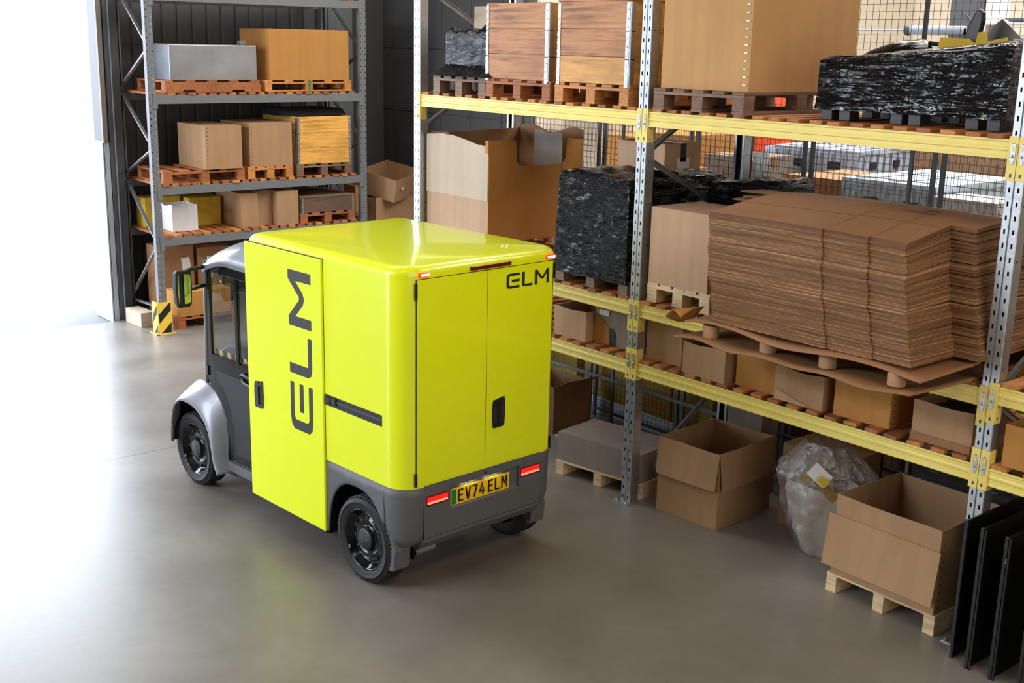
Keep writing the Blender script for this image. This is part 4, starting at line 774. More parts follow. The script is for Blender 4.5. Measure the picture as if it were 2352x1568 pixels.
# sliding side door
dr = MB().box(0.402, 1.318, YL-0.006, 0.004, 0.215, 2.040).build('sliding_door', 'lime', van, bevel=0.006)
MB().box(0.402, 1.318, YL, 0.003, 2.0405, 2.043).box(0.3985, 0.402, YL, YL+0.001, 0.73, 2.040).build('door_gap', 'black_plastic', van)
MB().box(0.40, 1.31, YL-0.02, 0.000, 0.200, 0.2145).build('door_foot_trim', 'black_plastic', dr, bevel=0.002)
def handle(parent, M):
    t = MB()
    o = [(0.045, 0.10), (-0.045, 0.085), (-0.052, 0.06), (-0.055, 0.0), (-0.050, -0.085), (-0.044, -0.10), (0.040, -0.098), (0.050, -0.085), (0.055, 0), (0.052, 0.085)]
    t.prism(o, 0, 0.007, 'z', 0, M); t.prism([(p[0]*.78, p[1]*.62-0.012) for p in o], 0.007, 0.0075, 'z', 1, M)
    t.prism([(-0.014, -0.075), (0.012, -0.075), (0.012, 0.058), (-0.014, 0.058)], 0.0075, 0.018, 'z', 0, M).lathe([(0, 0.011), (0.006, 0.011), (0.007, 0.007)], 12, M=M @ Matrix.Translation((0, 0.08, 0)), ax='z')
    return t.build('door_handle', ['black_plastic', 'screw_dark'], parent, bevel=0.0015)
ML = Matrix(((-1, 0, 0, 1.178), (0, 0, 1, 0.004), (0, 1, 0, 0.985), (0, 0, 0, 1)))   # on the left side, facing +y
handle(dr, ML)
MRr = Matrix(((0, 0, -1, X0-0.003), (-1, 0, 0, -0.79), (0, 1, 0, 1.08), (0, 0, 0, 1)))   # on the rear, facing -x
# rear doors
d1 = MB().box(X0-0.003, X0+0.01, -0.6815, -0.124, 0.733, 2.016).build('rear_door', 'lime', van, bevel=0.003)
d2 = MB().box(X0-0.003, X0+0.01, -1.252, -0.6845, 0.733, 2.016).build('rear_door', 'lime', van, bevel=0.003)
MB().box(X0-0.0012, X0+0.001, -1.256, -0.120, 2.016, 2.020).box(X0-0.0012, X0+0.001, -0.124, -0.120, 0.73, 2.016).box(X0-0.0012, X0+0.001, -1.256, -1.252, 0.73, 2.016).box(X0-0.001, X0+0.001, -0.6845, -0.6815, 0.73, 2.016).build('door_seal', 'black_plastic', van)
handle(d2, MRr)
for (y, z0, z1_, o) in ((-0.116, 1.90, 2.00, d1), (-0.116, 0.735, 0.82, d1), (-1.262, 1.90, 2.00, d2), (-1.262, 0.735, 0.82, d2)):
    MB().box(X0-0.010, X0+0.0, y-0.008, y+0.008, z0, z1_).box(X0-0.012, X0, y-0.0085, y+0.0085, z0+0.03, z0+0.033).build('hinge', 'black_plastic', o, bevel=0.001)
# lettering
def stroke(pts, t): 
    return pts
E_ = [[(0.90, 1.0), (0.22, 1.0), (0.08, 0.96), (0.0, 0.84), (0.0, 0.16), (0.08, 0.04), (0.22, 0.0), (0.90, 0.0), (0.90, 0.17), (0.25, 0.17), (0.19, 0.23), (0.19, 0.77), (0.25, 0.83), (0.90, 0.83)], [(0.36, 0.58), (0.90, 0.58), (0.90, 0.41), (0.36, 0.41)]]
L_ = [[(0, 1), (0.19, 1), (0.19, 0.17), (0.74, 0.17), (0.74, 0), (0.18, 0), (0.05, 0.05), (0.0, 0.18)]]
M_ = [[(0, 0), (0, 1), (0.17, 1), (0.50, 0.52), (0.56, 0.52), (0.86, 1), (1.03, 1), (1.03, 0), (0.84, 0), (0.84, 0.68), (0.64, 0.36), (0.53, 0.30), (0.42, 0.36), (0.19, 0.70), (0.19, 0)]]
def tri_poly(mb, poly, fn, mi=0):
    from mathutils.geometry import tessellate_polygon
    mb.add([fn(*p) for p in poly], [tuple(t) for t in tessellate_polygon([[Vector((p[0], p[1], 0)) for p in poly]])], mi)
def letters(parent, fn, name):
    mb = MB(); x = 0
    for g_, adv in ((E_, 1.07), (L_, 0.90), (M_, 1.03)):
        for poly in g_: tri_poly(mb, [(p[0]+x, p[1]) for p in poly], fn)
        x += adv
    return mb.build(name, 'logo_dark', parent)
# big ELM reading upwards on the sliding door: text right = up, text up = forward
letters(dr, lambda a, b_: (0.517+b_*0.262, 0.0052, 0.848+a*1.078/3.0), 'lettering')
letters(d2, lambda a, b_: (X0-0.0042, -0.84-a*0.376/3.0, 1.876+b_*0.096), 'lettering')
# high level brake light and marker lamps
MB().box(X0-0.016, X0, -0.862, -0.545, 2.029, 2.052, 0).box(X0-0.018, X0-0.0, -0.545, -0.540, 2.027, 2.054, 1).box(X0-0.018, X0, -0.867, -0.862, 2.027, 2.054, 1).build('brake_light', ['red_lens_dark', 'black_plastic'], van, bevel=0.0015)
for y in (-0.178, -1.222):
    o = MB().box(X0-0.014, X0, y-0.042, y+0.042, 2.031, 2.058).build('marker_lamp', 'marker_rim', van, bevel=0.004); MB().box(X0-0.0165, X0-0.014, y-0.032, y+0.032, 2.038, 2.052).build('lens', 'marker_core', o)
# grey lower body skirt wrapping left side, rear and right side, with wheel arches
def arch(u): # height of the wheel opening over x=u
    c, a, hh = 0.075, 0.305, 0.615
    q = abs(u-c)/a
    return None if q >= 1 else 0.26+(hh-0.26)*(1-q**2.6)**(1/2.0)
path = []
def add_side(y, xs): path.extend([(x, y) for x in xs])
R_ = 0.155; xs = [0.398-i*0.0125 for i in range(int((0.398-(X0+R_))/0.0125)+1)]
pl = [(x, YL) for x in xs]
pl += [(X0+R_-R_*math.sin(k/12*PI/2), YL-R_+R_*math.cos(k/12*PI/2)) for k in range(0, 13)]
pl += [(X0, y) for y in (-0.184, -0.1845)]
def skirt_half(sgn):
    mb = MB(); vs = []; fs = []
    for (x, y) in pl:
        yy = y if sgn > 0 else (YL+YR)-y
        h = arch(x) if y > YL-0.02 and x > X0+0.10 else None
        if y > -0.10 and h is None and x > 0.30: zb = 0.215
        elif h is not None: zb = h
        else:
            zb = 0.300+0.05*max(0, min(1, (-y-0.0)/0.18)) if x < -0.1 else 0.26
        zs = [zb, zb+0.006, max(zb+0.02, 0.40 if h is None else zb+0.03), 0.66 if zb < 0.6 else zb+0.04, 0.7165]
        ins = [0.012, 0.002, 0, 0, 0]
        cx, cy = 0.3, -0.67
        for z, i_ in zip(zs, ins):
            under = 0.0 if z > 0.42 else (0.42-z)*0.35*(1 if x < -0.22 else 0)
            d = Vector((cx-x, (cy-yy)*0.8)).normalized()*(i_+under) if x < 0.3 else Vector((0, (cy-yy))).normalized()*i_
            vs.append((x+d.x, yy+d.y, z))
    k = 5
    for i in range(len(pl)-1):
        for j in range(k-1): 
            q = (i*k+j, i*k+j+1, (i+1)*k+j+1, (i+1)*k+j); fs.append(q if sgn > 0 else tuple(reversed(q)))
    mb.add(vs, fs, 0, True)
    return mb.build('rear_quarter_panel', 'grey_plastic', van, solid=0.012, off=-1, fix=True)
skirt_half(1); skirt_half(-1)
# recessed tail panel with lamps and number plate
tp = MB(); ya, yb = -0.186, -1.178; zt, zm = 0.722, 0.372
rx0, rx1, rz0, rz1 = -0.990, -0.395, 0.520, 0.672      # plate recess
for (y0, y1, z0_, z1_) in ((rx1, ya, zm, zt), (yb, rx0, zm, zt), (rx0, rx1, rz1, zt), (rx0, rx1, zm, rz0)): tp.box(X0-0.002, X0+0.02, y0, y1, z0_, z1_)
tp.box(X0+0.022, X0+0.03, rx0, rx1, rz0-0.01, rz1+0.01).quad((X0-0.002, rx0, rz0), (X0-0.002, rx1, rz0), (X0+0.022, rx1-0.005, rz0+0.028), (X0+0.022, rx0+0.03, rz0+0.028))
tp.build('tail_panel', 'grey_plastic', van)
MB().box(X0+0.001, X0+0.01, -0.1865, -0.1835, 0.36, 0.72).box(X0+0.001, X0+0.01, -1.1815, -1.1775, 0.36, 0.72).box(X0+0.001, X0+0.01, -1.18, -0.185, 0.368, 0.3725).build('panel_gap', 'black_plastic', van)
MB().prism([(X0-0.001, 0.368), (X0-0.001, 0.345), (X0+0.05, 0.285), (X0+0.20, 0.27), (X0+0.20, 0.33), (X0+0.02, 0.368)], -1.19, -0.175, 'y').build('rear_bumper', 'grey_plastic', van, bevel=0.004)
for y0, y1 in ((-0.372, -0.205), (-1.178+0.003, -1.005)):
    o = MB().box(X0-0.004, X0-0.001, y0-0.006, y1+0.006, 0.582, 0.650).build('tail_lamp', 'red_lens_dark', van, bevel=0.002)
    k = MB(); m_ = 7; [k.box(X0-0.0075, X0-0.004, y0+(y1-y0)*i/m_+0.002, y0+(y1-y0)*(i+1)/m_-0.002, 0.612, 0.640) for i in range(m_)]; k.build('lens', 'lamp_red', o); MB().box(X0-0.009, X0-0.004, y0+0.003, y1-0.003, 0.596, 0.609).build('light_bar', 'lamp_core', o)
MB().lathe([(0, -0.006), (0.009, -0.005), (0.010, 0.0)], 14, M=Matrix(((0, 1, 0, X0), (1, 0, 0, -0.691), (0, 0, 1, 0.695), (0, 0, 0, 1)))).build('camera_eye', 'black_plastic', van)
# number plate EV74 ELM
npl = thing('number_plate', 'yellow number plate', None); npl.parent = van; npl.location = (X0+0.012, -0.405, 0.533); npl.rotation_euler = (0, -0.0, 0)
if 'category' in npl: del npl['category']
PW, PH = 0.505, 0.112
MB().box(-0.006, 0, -PW, 0, 0, PH).build('plate', 'plate_yellow', npl, bevel=0.002); MB().box(-0.0072, -0.0062, -0.045, -0.006, 0.006, PH-0.006).build('green_band', 'plate_green', npl)
def bar(a, b_, t=0.15):
    a, b_ = Vector(a), Vector(b_); d = (b_-a).normalized(); nrm = Vector((-d.y, d.x))*t/2; a2, b2 = a, b_
    return [tuple(a2-nrm), tuple(b2-nrm), tuple(b2+nrm), tuple(a2+nrm)]
t_ = 0.17
GL = {'E': [[(0, 0), (0.55, 0), (0.55, .14), (.17, .14), (.17, .43), (.5, .43), (.5, .57), (.17, .57), (.17, .86), (.55, .86), (.55, 1), (0, 1)]],
      'V': [[(0, 1), (0.18, 1), (0.31, 0.25), (0.44, 1), (0.62, 1), (0.40, 0), (0.22, 0)]],
      '7': [[(0, 1), (0.55, 1), (0.55, 0.88), (0.27, 0), (0.09, 0), (0.36, 0.86), (0, 0.86)]],
      '4': [[(0.30, 1), (0.45, 1), (0.20, 0.36), (0.33, 0.36), (0.33, 0.60), (0.49, 0.60), (0.49, 0.36), (0.60, 0.36), (0.60, 0.22), (0.49, 0.22), (0.49, 0), (0.33, 0), (0.33, 0.22), (0.0, 0.22), (0, 0.34)]],
      'L': [[(0, 1), (.17, 1), (.17, .14), (.53, .14), (.53, 0), (0, 0)]],
      'M': [[(0, 0), (0, 1), (.17, 1), (.33, .55), (.49, 1), (.66, 1), (.66, 0), (.50, 0), (.50, .62), (.38, .30), (.28, .30), (.16, .62), (.16, 0)]]}
tm = MB(); cx = 0.058
for ch, adv in (('E', .72), ('V', .74), ('7', .70), ('4', .92), ('E', .72), ('L', .68), ('M', .8)):
    for poly in GL[ch]: tri_poly(tm, [(p[0], p[1]) for p in poly], lambda a, b_, cx=cx: (-0.0074, -(cx+a*0.083), 0.014+b_*0.084))
    cx += adv*0.083
tm.build('characters', 'plate_text', npl)
for y in (-0.56, -0.76):
    pl_ = area('plate_light', (X0+0.004, y, 0.667), (0, -0.35, 0), 0.012, 0.12, 0.10, (1.0, 0.86, 0.55)); pl_.parent = van
    MB().box(X0-0.001, X0+0.008, y-0.06, y+0.06, 0.668, 0.672).build('plate_lamp', 'black_plastic', van)
# wheels
def wheel(x, y, side, name='wheel'):
    t = thing(name, None, None, (x, y, 0.285)); t.parent = van; t.scale = (1, side, 1)
    mb = MB(); prof = [(0.192, -0.145), (0.215, -0.152), (0.245, -0.154), (0.268, -0.146), (0.280, -0.130)]
    for k in range(5):
        a = -0.128+k*0.0255; prof += [(0.285, a), (0.285, a+0.018), (0.279, a+0.019), (0.279, a+0.0245)]
    prof += [(0.280, -0.004+.0), (0.270, 0.010), (0.252, 0.016), (0.2515, 0.0175), (0.246, 0.0175), (0.245, 0.016), (0.222, 0.014), (0.205, 0.008), (0.198, 0.0)]
    mb.lathe(prof, 72, 0); k = MB()
    # tread blocks on the shoulders
    for j in range(60):
        a = 2*PI*j/60; M = Matrix.Rotation(a, 4, 'Y')
        mb.box(-0.0045, 0.0045, -0.010+.0, 0.009, 0.2735, 0.2795, 0, M)
    mb.build('tyre', 'rubber', t)
    rim = MB(); rim.lathe([(0.199, -0.145), (0.196, -0.02), (0.203, 0.006), (0.199, 0.010), (0.192, 0.004), (0.186, -0.016), (0.176, -0.022), (0.168, -0.045), (0.160, -0.050), (0.150, -0.043), (0.128, -0.030), (0.112, -0.026), (0.100, -0.034), (0.088, -0.037), (0.074, -0.030), (0.0735, -0.020)], 64, 0)
    for j in range(12):
        a = 2*PI*j/12+0.1; rim.lathe([(0, -0.0335), (0.0115, -0.0335), (0.0125, -0.036), (0.0125, -0.05)], 12, 1, Matrix.Rotation(a, 4, 'Y') @ Matrix.Translation((0, 0.003, 0.138)), False)
    r = rim.build('rim', ['black_gloss', 'screw_dark'], t)
    MB().lathe([(0.072, -0.035), (0.073, -0.012), (0.070, -0.006), (0.066, -0.004), (0, -0.002)], 40).build('hub_cap', 'black_plastic', t)
    o_ = letters(t, lambda a, b_: ((0.030-a*0.060/3)*side, -0.0012, -0.010+b_*0.020), 'hub_lettering'); o_.data.materials[0] = MATS['grey_plastic']
    MB().box(0.150, 0.172, -0.004, 0.004, -0.11, -0.085).build('balance_weight', 'chrome', r)
    return t
wheel(0.0, -0.018, 1); wheel(0.0, YR+0.018+.0, -1); wheel(2.25, -0.055, 1); wheel(2.25, -1.31, -1)
# underbody, wheel housings, mud flaps, sills
MB().box(-0.30, 0.0+.40, -1.19, -0.19, 0.30, 0.70).box(0.40, 1.9, -1.25, -0.10, 0.19, 0.33).box(1.9, 2.5, -1.14, -0.23, 0.22, 0.5).build('underbody', 'interior_dark', van)
MB().box(-0.30, 0.385, -0.19, -0.185, 0.20, 0.70).box(0.385, 0.395, -0.19, -0.02, 0.2, 0.7).build('wheel_housing', 'black_plastic', van); MB().box(-0.30, 0.385, -1.19, -1.185, 0.2, 0.7).box(0.385, 0.395, -1.34, -1.185, 0.2, 0.7).build('wheel_housing', 'black_plastic', van)
for s, y in ((1, -0.02), (-1, YR+0.02)):
    MB().prism([(-0.27, 0.42), (-0.22, 0.36), (-0.245, 0.165), (-0.262, 0.155), (-0.305, 0.170), (-0.315, 0.30)], y-s*0.0, y-s*0.13, 'y').build('mud_flap', 'grey_plastic', van, bevel=0.01)
MB().lathe([(0.03, 0), (0.03, 0.16)], 14, M=Matrix.Translation((-0.20, -0.42, 0.20))).build('axle_damper', 'tin', van)
# cab
cy0, cy1 = -1.29, -0.068      # cab sides
def cabring(x, dz=0.0, r=0.16): return x
roof = MB()
def rf(u, v):
    x = 1.30+u*0.80; y = cy1+0.02-(v*(cy1-cy0+0.04)); e = max(0, u-0.35)/0.65; s = abs(2*v-1)
    zz = 1.985-0.115*e**2.0-(0.135-0.03*e)*s**3.2
    x2 = x-0.10*(s**3)*e
    return (x2, y, zz)
roof.grid(rf, 24, 24, 0, True)
for v in (0, 1):
    k0 = MB()
    roof.grid(lambda u, w_, v=v: (rf(u, v)[0], rf(u, v)[1], rf(u, v)[2]-w_*0.055), 24, 2, 0, True)
roof.grid(lambda u, w_: (rf(1, u)[0], rf(1, u)[1], rf(1, u)[2]-w_*0.055), 24, 2, 0, True)
roof.build('cab_roof', 'cab_silver', van, fix=True, solid=0.012, off=-1)
# a-pillars and windscreen
for y in (cy1-0.005, cy0+0.005):
    s = 1 if y > -0.6 else -1
    MB().tube([(2.00, y, 1.80), (2.015, y, 1.5), (2.03, y, 1.15), (2.045, y-s*.005, 0.86)], 0.017, 10).build('pillar', 'cab_silver', van)
MB().grid(lambda u, v: (2.005+(0.08+0.20*(1-v))*math.sin(PI*u), cy1-0.03-u*(cy1-cy0-0.06), 0.92+v*0.90), 14, 10).build('windscreen', 'cab_glass', van, solid=0.004)
def side_door(s):
    y = cy1 if s > 0 else cy0
    D = thing('cab_door', None, None, (0, y, 0)); D.parent = van; D.scale = (1, s, 1)
    f = MB()
    # solid lower panel with the front edge curved around the wheel arch
    low = [(1.30, 0.335), (1.30, 1.09), (2.005, 1.09), (2.02, 0.90), (1.99, 0.86), (1.90, 0.82), (1.82, 0.74), (1.765, 0.62), (1.745, 0.46), (1.74, 0.345)]
    f.prism(low, -0.03, 0.0, 'y'); f.build('lower_panel', 'black_gloss', D, bevel=0.003)
    MB().prism([(1.30, 0.40), (1.30, 0.985), (1.90, 0.995), (1.89, 0.93), (1.78, 0.86), (1.70, 0.74), (1.66, 0.58), (1.65, 0.40)], 0.0, 0.004, 'y').build('door_skin', 'interior_dark', D, bevel=0.002)
    fr_ = MB(); fr_.box(1.30, 2.0, -0.025, 0, 1.72, 1.79).box(1.955, 2.005, -0.025, 0, 1.085, 1.725).box(1.30, 1.335, -0.025, 0, 1.085, 1.725).box(1.565, 1.605, -0.022, 0.002, 1.085, 1.725).box(1.335, 1.955, -0.025, -0.001, 1.085, 1.105); fr_.build('window_frame', 'black_gloss', D, bevel=0.004)
    MB().box(1.335, 1.955, -0.015, -0.011, 1.10, 1.725).build('window_glass', 'cab_glass', D)
    if s > 0:
        MB().tube([(1.335, -0.009, 1.635), (1.545, -0.009, 1.635), (1.556, -0.009, 1.625), (1.556, -0.009, 1.125), (1.545, -0.009, 1.117), (1.335, -0.009, 1.117)], 0.0045, 6).build('sliding_pane_trim', 'steel_dark', D)
        MB().tube([(1.80, -0.008, 1.69), (1.78, -0.008, 1.645), (1.745, -0.008, 1.61)][0:2], 0.004, 6).build('window_stay', 'chrome', D)
        tp_ = MB(); 
        for i in range(10):
            x = 1.36+i*0.057; tp_.add([(x, -0.018, 1.107), (x+0.045, -0.018, 1.107), (x+0.057, -0.018, 1.150), (x+0.012, -0.018, 1.150)], [(0, 1, 2, 3)], i % 2)
        tp_.build('chevron_reflection', ['guard_yellow', 'guard_black'], D)  # chevron strip stands in for a reflection in the window
    # pull handle ring with lock
    k = MB().tube([(1.36, 0.018, 1.03), (1.49, 0.018, 1.045), (1.52, 0.014, 1.035), (1.50, 0.014, 0.995), (1.47, 0.018, 0.985), (1.36, 0.018, 0.97), (1.335, 0.014, 0.985), (1.34, 0.014, 1.02), (1.36, 0.018, 1.03)], 0.010, 8)
    k.box(1.34, 1.50, 0.004, 0.006, 0.98, 1.035, 1).lathe([(0, 0.026), (0.011, 0.025), (0.012, 0.012)], 12, M=Matrix.Translation((1.365, 0, 0.965))); k.build('door_handle', ['grey_plastic', 'black_gloss'], D)
    for zz in (0.93, 1.74): MB().box(2.0, 2.022, 0, 0.012, zz, zz+0.07).build('hinge', 'black_plastic', D, bevel=0.001)
side_door(1); side_door(-1)
MB().box(1.29, 1.80, cy0+0.02, cy1-0.012, 0.27, 0.325).box(1.30, 1.78, cy1-0.012, cy1+0.012, 0.25, 0.322).box(1.30, 1.78, cy0-0.012, cy0+0.012, 0.25, 0.322).build('sill', 'grey_plastic', van, bevel=0.004)
MB().box(1.296, 1.304, cy0, cy1, 0.33, 1.95).build('bulkhead', 'interior_dark', van)
# dashboard, steering wheel, seat, hi-vis vest
MB().prism([(1.92, 0.75), (2.25, 0.75), (2.32, 1.0), (2.18, 1.09), (2.0, 1.10), (1.90, 1.02)], cy0+0.26, cy1-0.26, 'y').build('dashboard', 'dash_grey', van, bevel=0.02)
MB().box(1.62, 1.95, cy0+0.03, cy1-0.03, 0.33, 0.36).build('cab_floor', 'interior_dark', van)
o = MB().tube([(1.83+0.05*math.sin(a), -0.95+0.17*math.cos(a), 1.10+0.15*math.sin(a)) for a in [2*PI*i/20 for i in range(21)]], 0.012, 8).tube([(1.83, -0.95, 1.10), (1.98, -0.95, 1.02)], 0.025, 8).build('steering_wheel', 'black_plastic', van)
MB().box(1.34, 1.72, -1.15, -0.72, 0.36, 0.72).box(1.31, 1.42, -1.15, -0.72, 0.70, 1.25).build('driver_seat', 'interior_dark', van, bevel=0.03)
MB().grid(lambda u, v: (1.33+0.015*math.sin(u*20)*v, cy1-0.10-0.20*u, 1.70-0.34*v*(1-.3*u)), 14, 10).build('hanging_vest', 'hivis', van, solid=0.01)
MB().box(1.93, 1.935, cy1-0.28, cy1-0.10, 1.62, 1.76).build('sun_visor', 'dash_grey', van)
# front fenders: a broad clamshell swept around the wheel
def fender(s):
    inner = [(1.785, 0.215), (1.835, 0.31), (1.855, 0.41), (1.89, 0.52), (1.96, 0.605), (2.07, 0.665), (2.19, 0.685), (2.31, 0.675), (2.40, 0.625), (2.455, 0.54), (2.475, 0.42), (2.49, 0.30)]
    outer = [(1.72, 0.24), (1.752, 0.34), (1.748, 0.46), (1.765, 0.60), (1.81, 0.71), (1.87, 0.785), (1.955, 0.835), (2.06, 0.855), (2.19, 0.845), (2.33, 0.755), (2.44, 0.64), (2.50, 0.45)]
    mb = MB(); n_ = len(inner)
    def sm(pts, t):
        t = t*(len(pts)-1); i = min(int(t), len(pts)-2); f_ = t-i
        p0, p1, p2, p3 = pts[max(i-1, 0)], pts[i], pts[i+1], pts[min(i+2, len(pts)-1)]
        return [0.5*((2*p1[k])+(-p0[k]+p2[k])*f_+(2*p0[k]-5*p1[k]+4*p2[k]-p3[k])*f_**2+(-p0[k]+3*p1[k]-3*p2[k]+p3[k])*f_**3) for k in (0, 1)]
    yb, yo = cy1+0.004, 0.020
    def fn(u, v):
        a, b_ = sm(inner, u), sm(outer, u); q = v
        x = a[0]+(b_[0]-a[0])*q; z = a[1]+(b_[1]-a[1])*q; y = yo+(yb-0.03*u*q-yo)*(q**1.25)
        if v == 0: y = yo-0.0
        y += 0.006*math.sin(PI*min(q*1.2, 1))
        return (x, y if s > 0 else (cy0+cy1)-y, z)
    mb.grid(fn, 44, 12, 0, True)
    mb.grid(lambda u, v: (sm(inner, u)[0]+0.010*v*0, (yo-0.02*v) if s > 0 else (cy0+cy1)-(yo-0.02*v), sm(inner, u)[1]-0.004*v), 44, 2, 0, True)
    mb.build('front_fender', 'cab_silver', van, solid=0.010, off=0, fix=True)
    MB().grid(lambda u, v: (sm(inner, u)[0]+0.004, (yo-0.02-v*0.22) if s > 0 else (cy0+cy1)-(yo-0.02-v*0.22), sm(inner, u)[1]+0.004), 30, 3, 0, True).build('fender_liner', 'black_plastic', van)
fender(1); fender(-1)
MB().prism([(2.0, 0.30), (2.0, 0.88), (2.12, 0.90), (2.34, 0.86), (2.48, 0.76), (2.56, 0.60), (2.56, 0.34), (2.45, 0.28)], cy0+0.26, cy1-0.26, 'y').build('bonnet', 'cab_silver', van, bevel=0.03)
MB().prism([(2.0, 0.86), (2.0, 0.97), (2.30, 0.97), (2.40, 0.86)], cy0+0.30, cy1-0.30, 'y').build('scuttle', 'cab_silver', van, bevel=0.02)
# left mirror
def mirror(s):
    m = thing('door_mirror', None, None, (0, cy1 if s > 0 else cy0, 0)); m.parent = van; m.scale = (1, s, 1)
    MB().tube([(1.985, 0.0, 1.755), (1.99, 0.09, 1.75), (2.01, 0.16, 1.73)], [0.016, 0.015, 0.014], 8).tube([(1.985, 0.0, 1.62), (1.99, 0.10, 1.60), (2.0, 0.13, 1.60)], [0.014, 0.012, 0.012], 8).box(1.965, 2.01, -0.002, 0.016, 1.59, 1.79).build('mirror_arm', 'black_plastic', m)
    pr_ = [(0.0, 0.115), (0.018, 0.128), (0.105, 0.134), (0.122, 0.120), (0.128, 0.0), (0.118, -0.130), (0.10, -0.142), (0.022, -0.142), (0.004, -0.125), (-0.004, 0)]
    sc = lambda k: [(0.115+(p[0]-0.062)*k+0.062, 1.61+p[1]*k) for p in pr_]
    MB().prism(sc(1.0), 1.99, 2.03, 'x').prism(sc(0.9), 2.03, 2.055, 'x').build('housing', 'black_plastic', m, bevel=0.008)
    MB().prism(sc(0.80), 1.986, 1.990, 'x').build('glass', 'mirror_glass', m)
mirror(1); mirror(-1)
# ------------------------------------------------------------------ beyond the mesh fence
def foldcrate(label, loc, rz, w, d, h, mat='crate_blue', n=2):
    t = thing('folding_crate', label, 'crate', loc, rz, 'stacked plastic pallet crates beyond the fence'); hh = h/n
    for i in range(n):
        z0 = i*hh; mb = MB().box(0, w, 0, d, z0+hh*0.12, z0+hh*0.92)
        mb.box(-0.012, w+0.012, -0.012, d+0.012, z0+hh*0.86, z0+hh*0.99).box(-0.008, w+0.008, -0.008, d+0.008, z0+hh*0.10, z0+hh*0.2)
        k = 0
        while k*0.12 < w-0.03: mb.box(k*0.12, k*0.12+0.018, -0.016, 0, z0+hh*.12, z0+hh*.9); k += 1
        k = 0
        while k*0.12 < d-0.03: mb.box(w, w+0.016, k*0.12, k*0.12+0.018, z0+hh*.12, z0+hh*.9); k += 1
        for x in (w*0.25, w*0.68): mb.box(x, x+0.12, -0.017, -0.001, z0+hh*0.45, z0+hh*0.66, 1)
        for y in (d*0.25, d*0.68): mb.box(w+0.001, w+0.017, y, y+0.10, z0+hh*0.45, z0+hh*0.66, 1)
        mb.build('crate_shell', [mat, 'interior_dark'], t, bevel=0.003)
    for x in (0.05, 0.35, 0.65, 0.95):
        if x < w-0.15: MB().box(x, x+0.15, 0.06, d-0.06, h+0.0, h+0.006).build('lid_rib', mat, t)
    return t
def stackbox(label, x, y, w, d, ztop, h, mat, **k):
    """a carton whose top is at ztop, standing on a taller plain base carton on the floor"""
    carton('carton hidden under the '+' '.join(label.split()[:11]), (x, y, 0.0), 0, w, d, ztop-h-0.002, 'card_brown', tape=False, group='lower cartons beyond the fence')
    return carton(label, (x, y, ztop-h), 0, w, d, h, mat, group='cartons stacked beyond the fence', **k)
stackbox('big tan carton with folded flaps seen just right of the middle upright', -2.45, 2.45, 0.70, 0.75, 2.56, 0.55, 'card_orange', tape=False)
stackbox('open tan carton far behind, left of the middle upright', -4.35, 3.85, 1.2, 0.9, 2.36, 0.45, 'card_orange', tape=False)
stackbox('tall cream board carton behind the fence left of the posts', -5.3, 4.0, 0.85, 0.4, 2.62, 0.7, 'card_cream', tape=False)
stackbox('grey tan carton wrapped in clear tape between the posts', -1.42, 2.3, 0.55, 0.6, 2.43, 0.40, 'card_grey')
stackbox('tan carton with a pale seam seen left of the thin double posts', -1.55, 1.6, 0.42, 0.4, 2.34, 0.42, 'card')
foldcrate('blue grey folding crates, left stack with a notch', (-2.35, 4.35, 1.80), -0.12, 0.95, 0.8, 0.56)
carton('lower carton carrying the left blue grey crates', (-2.35, 4.35, 0.0), -0.12, 0.95, 0.8, 1.795, 'card_brown', tape=False, group='lower cartons beyond the fence')
foldcrate('blue grey folding crates, taller middle stack with square holes', (-1.17, 3.0, 1.85), 0.06, 0.86, 0.95, 0.66)
carton('lower carton carrying the middle blue grey crates', (-1.17, 3.0, 0.0), 0.06, 0.86, 0.95, 1.845, 'card_brown', tape=False, group='lower cartons beyond the fence')
foldcrate('pale blue crate with a flat lid, behind the right part of the cardboard stack', (0.42, 1.85, 2.02), 0.0, 0.80, 1.15, 0.40, 'crate_lightblue', 1)
carton('lower carton carrying the pale blue crate', (0.42, 1.85, 0.0), 0.0, 0.80, 1.1, 2.015, 'card_brown', tape=False, group='lower cartons beyond the fence')
stackbox('flat tan carton with taped edge left of the pale blue crate', -0.28, 2.0, 0.66, 0.85, 2.36, 0.22, 'card')
stackbox('mustard coloured upright carton beside the gusset post', -0.50, 1.62, 0.10, 0.25, 2.48, 0.65, 'card_yellow', tape=False)
stackbox('small tan carton seen under the left blue grey crates', -0.39, 1.60, 0.42, 0.30, 2.30, 0.25, 'card_orange')
stackbox('wide pinkish tan carton behind the pale blue crate', -0.05, 3.5, 1.0, 0.6, 2.68, 0.6, 'card_pale', tape=False)
stackbox('tan carton with open white flaps behind the fence posts', -1.36, 4.45, 0.52, 0.5, 2.44, 0.3, 'card_orange', tape=False)
stackbox('plain pinkish carton at the right behind the fence', 1.24, 3.2, 0.9, 0.7, 2.62, 0.5, 'card_pale', tape=False)
stackbox('brown carton right of the bright yellow one', -0.78, 5.25, 0.8, 0.5, 2.48, 0.6, 'card_orange', tape=False)
carton('bright yellow carton standing beyond the fence', (-1.50, 5.3, 0.0), 0, 0.55, 0.4, 2.44, 'card_yellow', tape=False, group=None)
carton('white topped carton low at the right beyond the fence', (1.26, 1.75, 0.0), 0, 0.50, 0.40, 2.36, 'card_white', tape=False, group=None)
open_box('large yellow open carton beyond the fence at the right edge of the photo', (1.92, 1.62, 0.0), 0, 1.0, 0.8, 2.14, 'card_yellow', group=None)
MB_ = thing('orange_cupboard', 'bright orange cupboard with a grey side far beyond the fence', 'cupboard', (-4.45, 6.2, 0.0), 0)
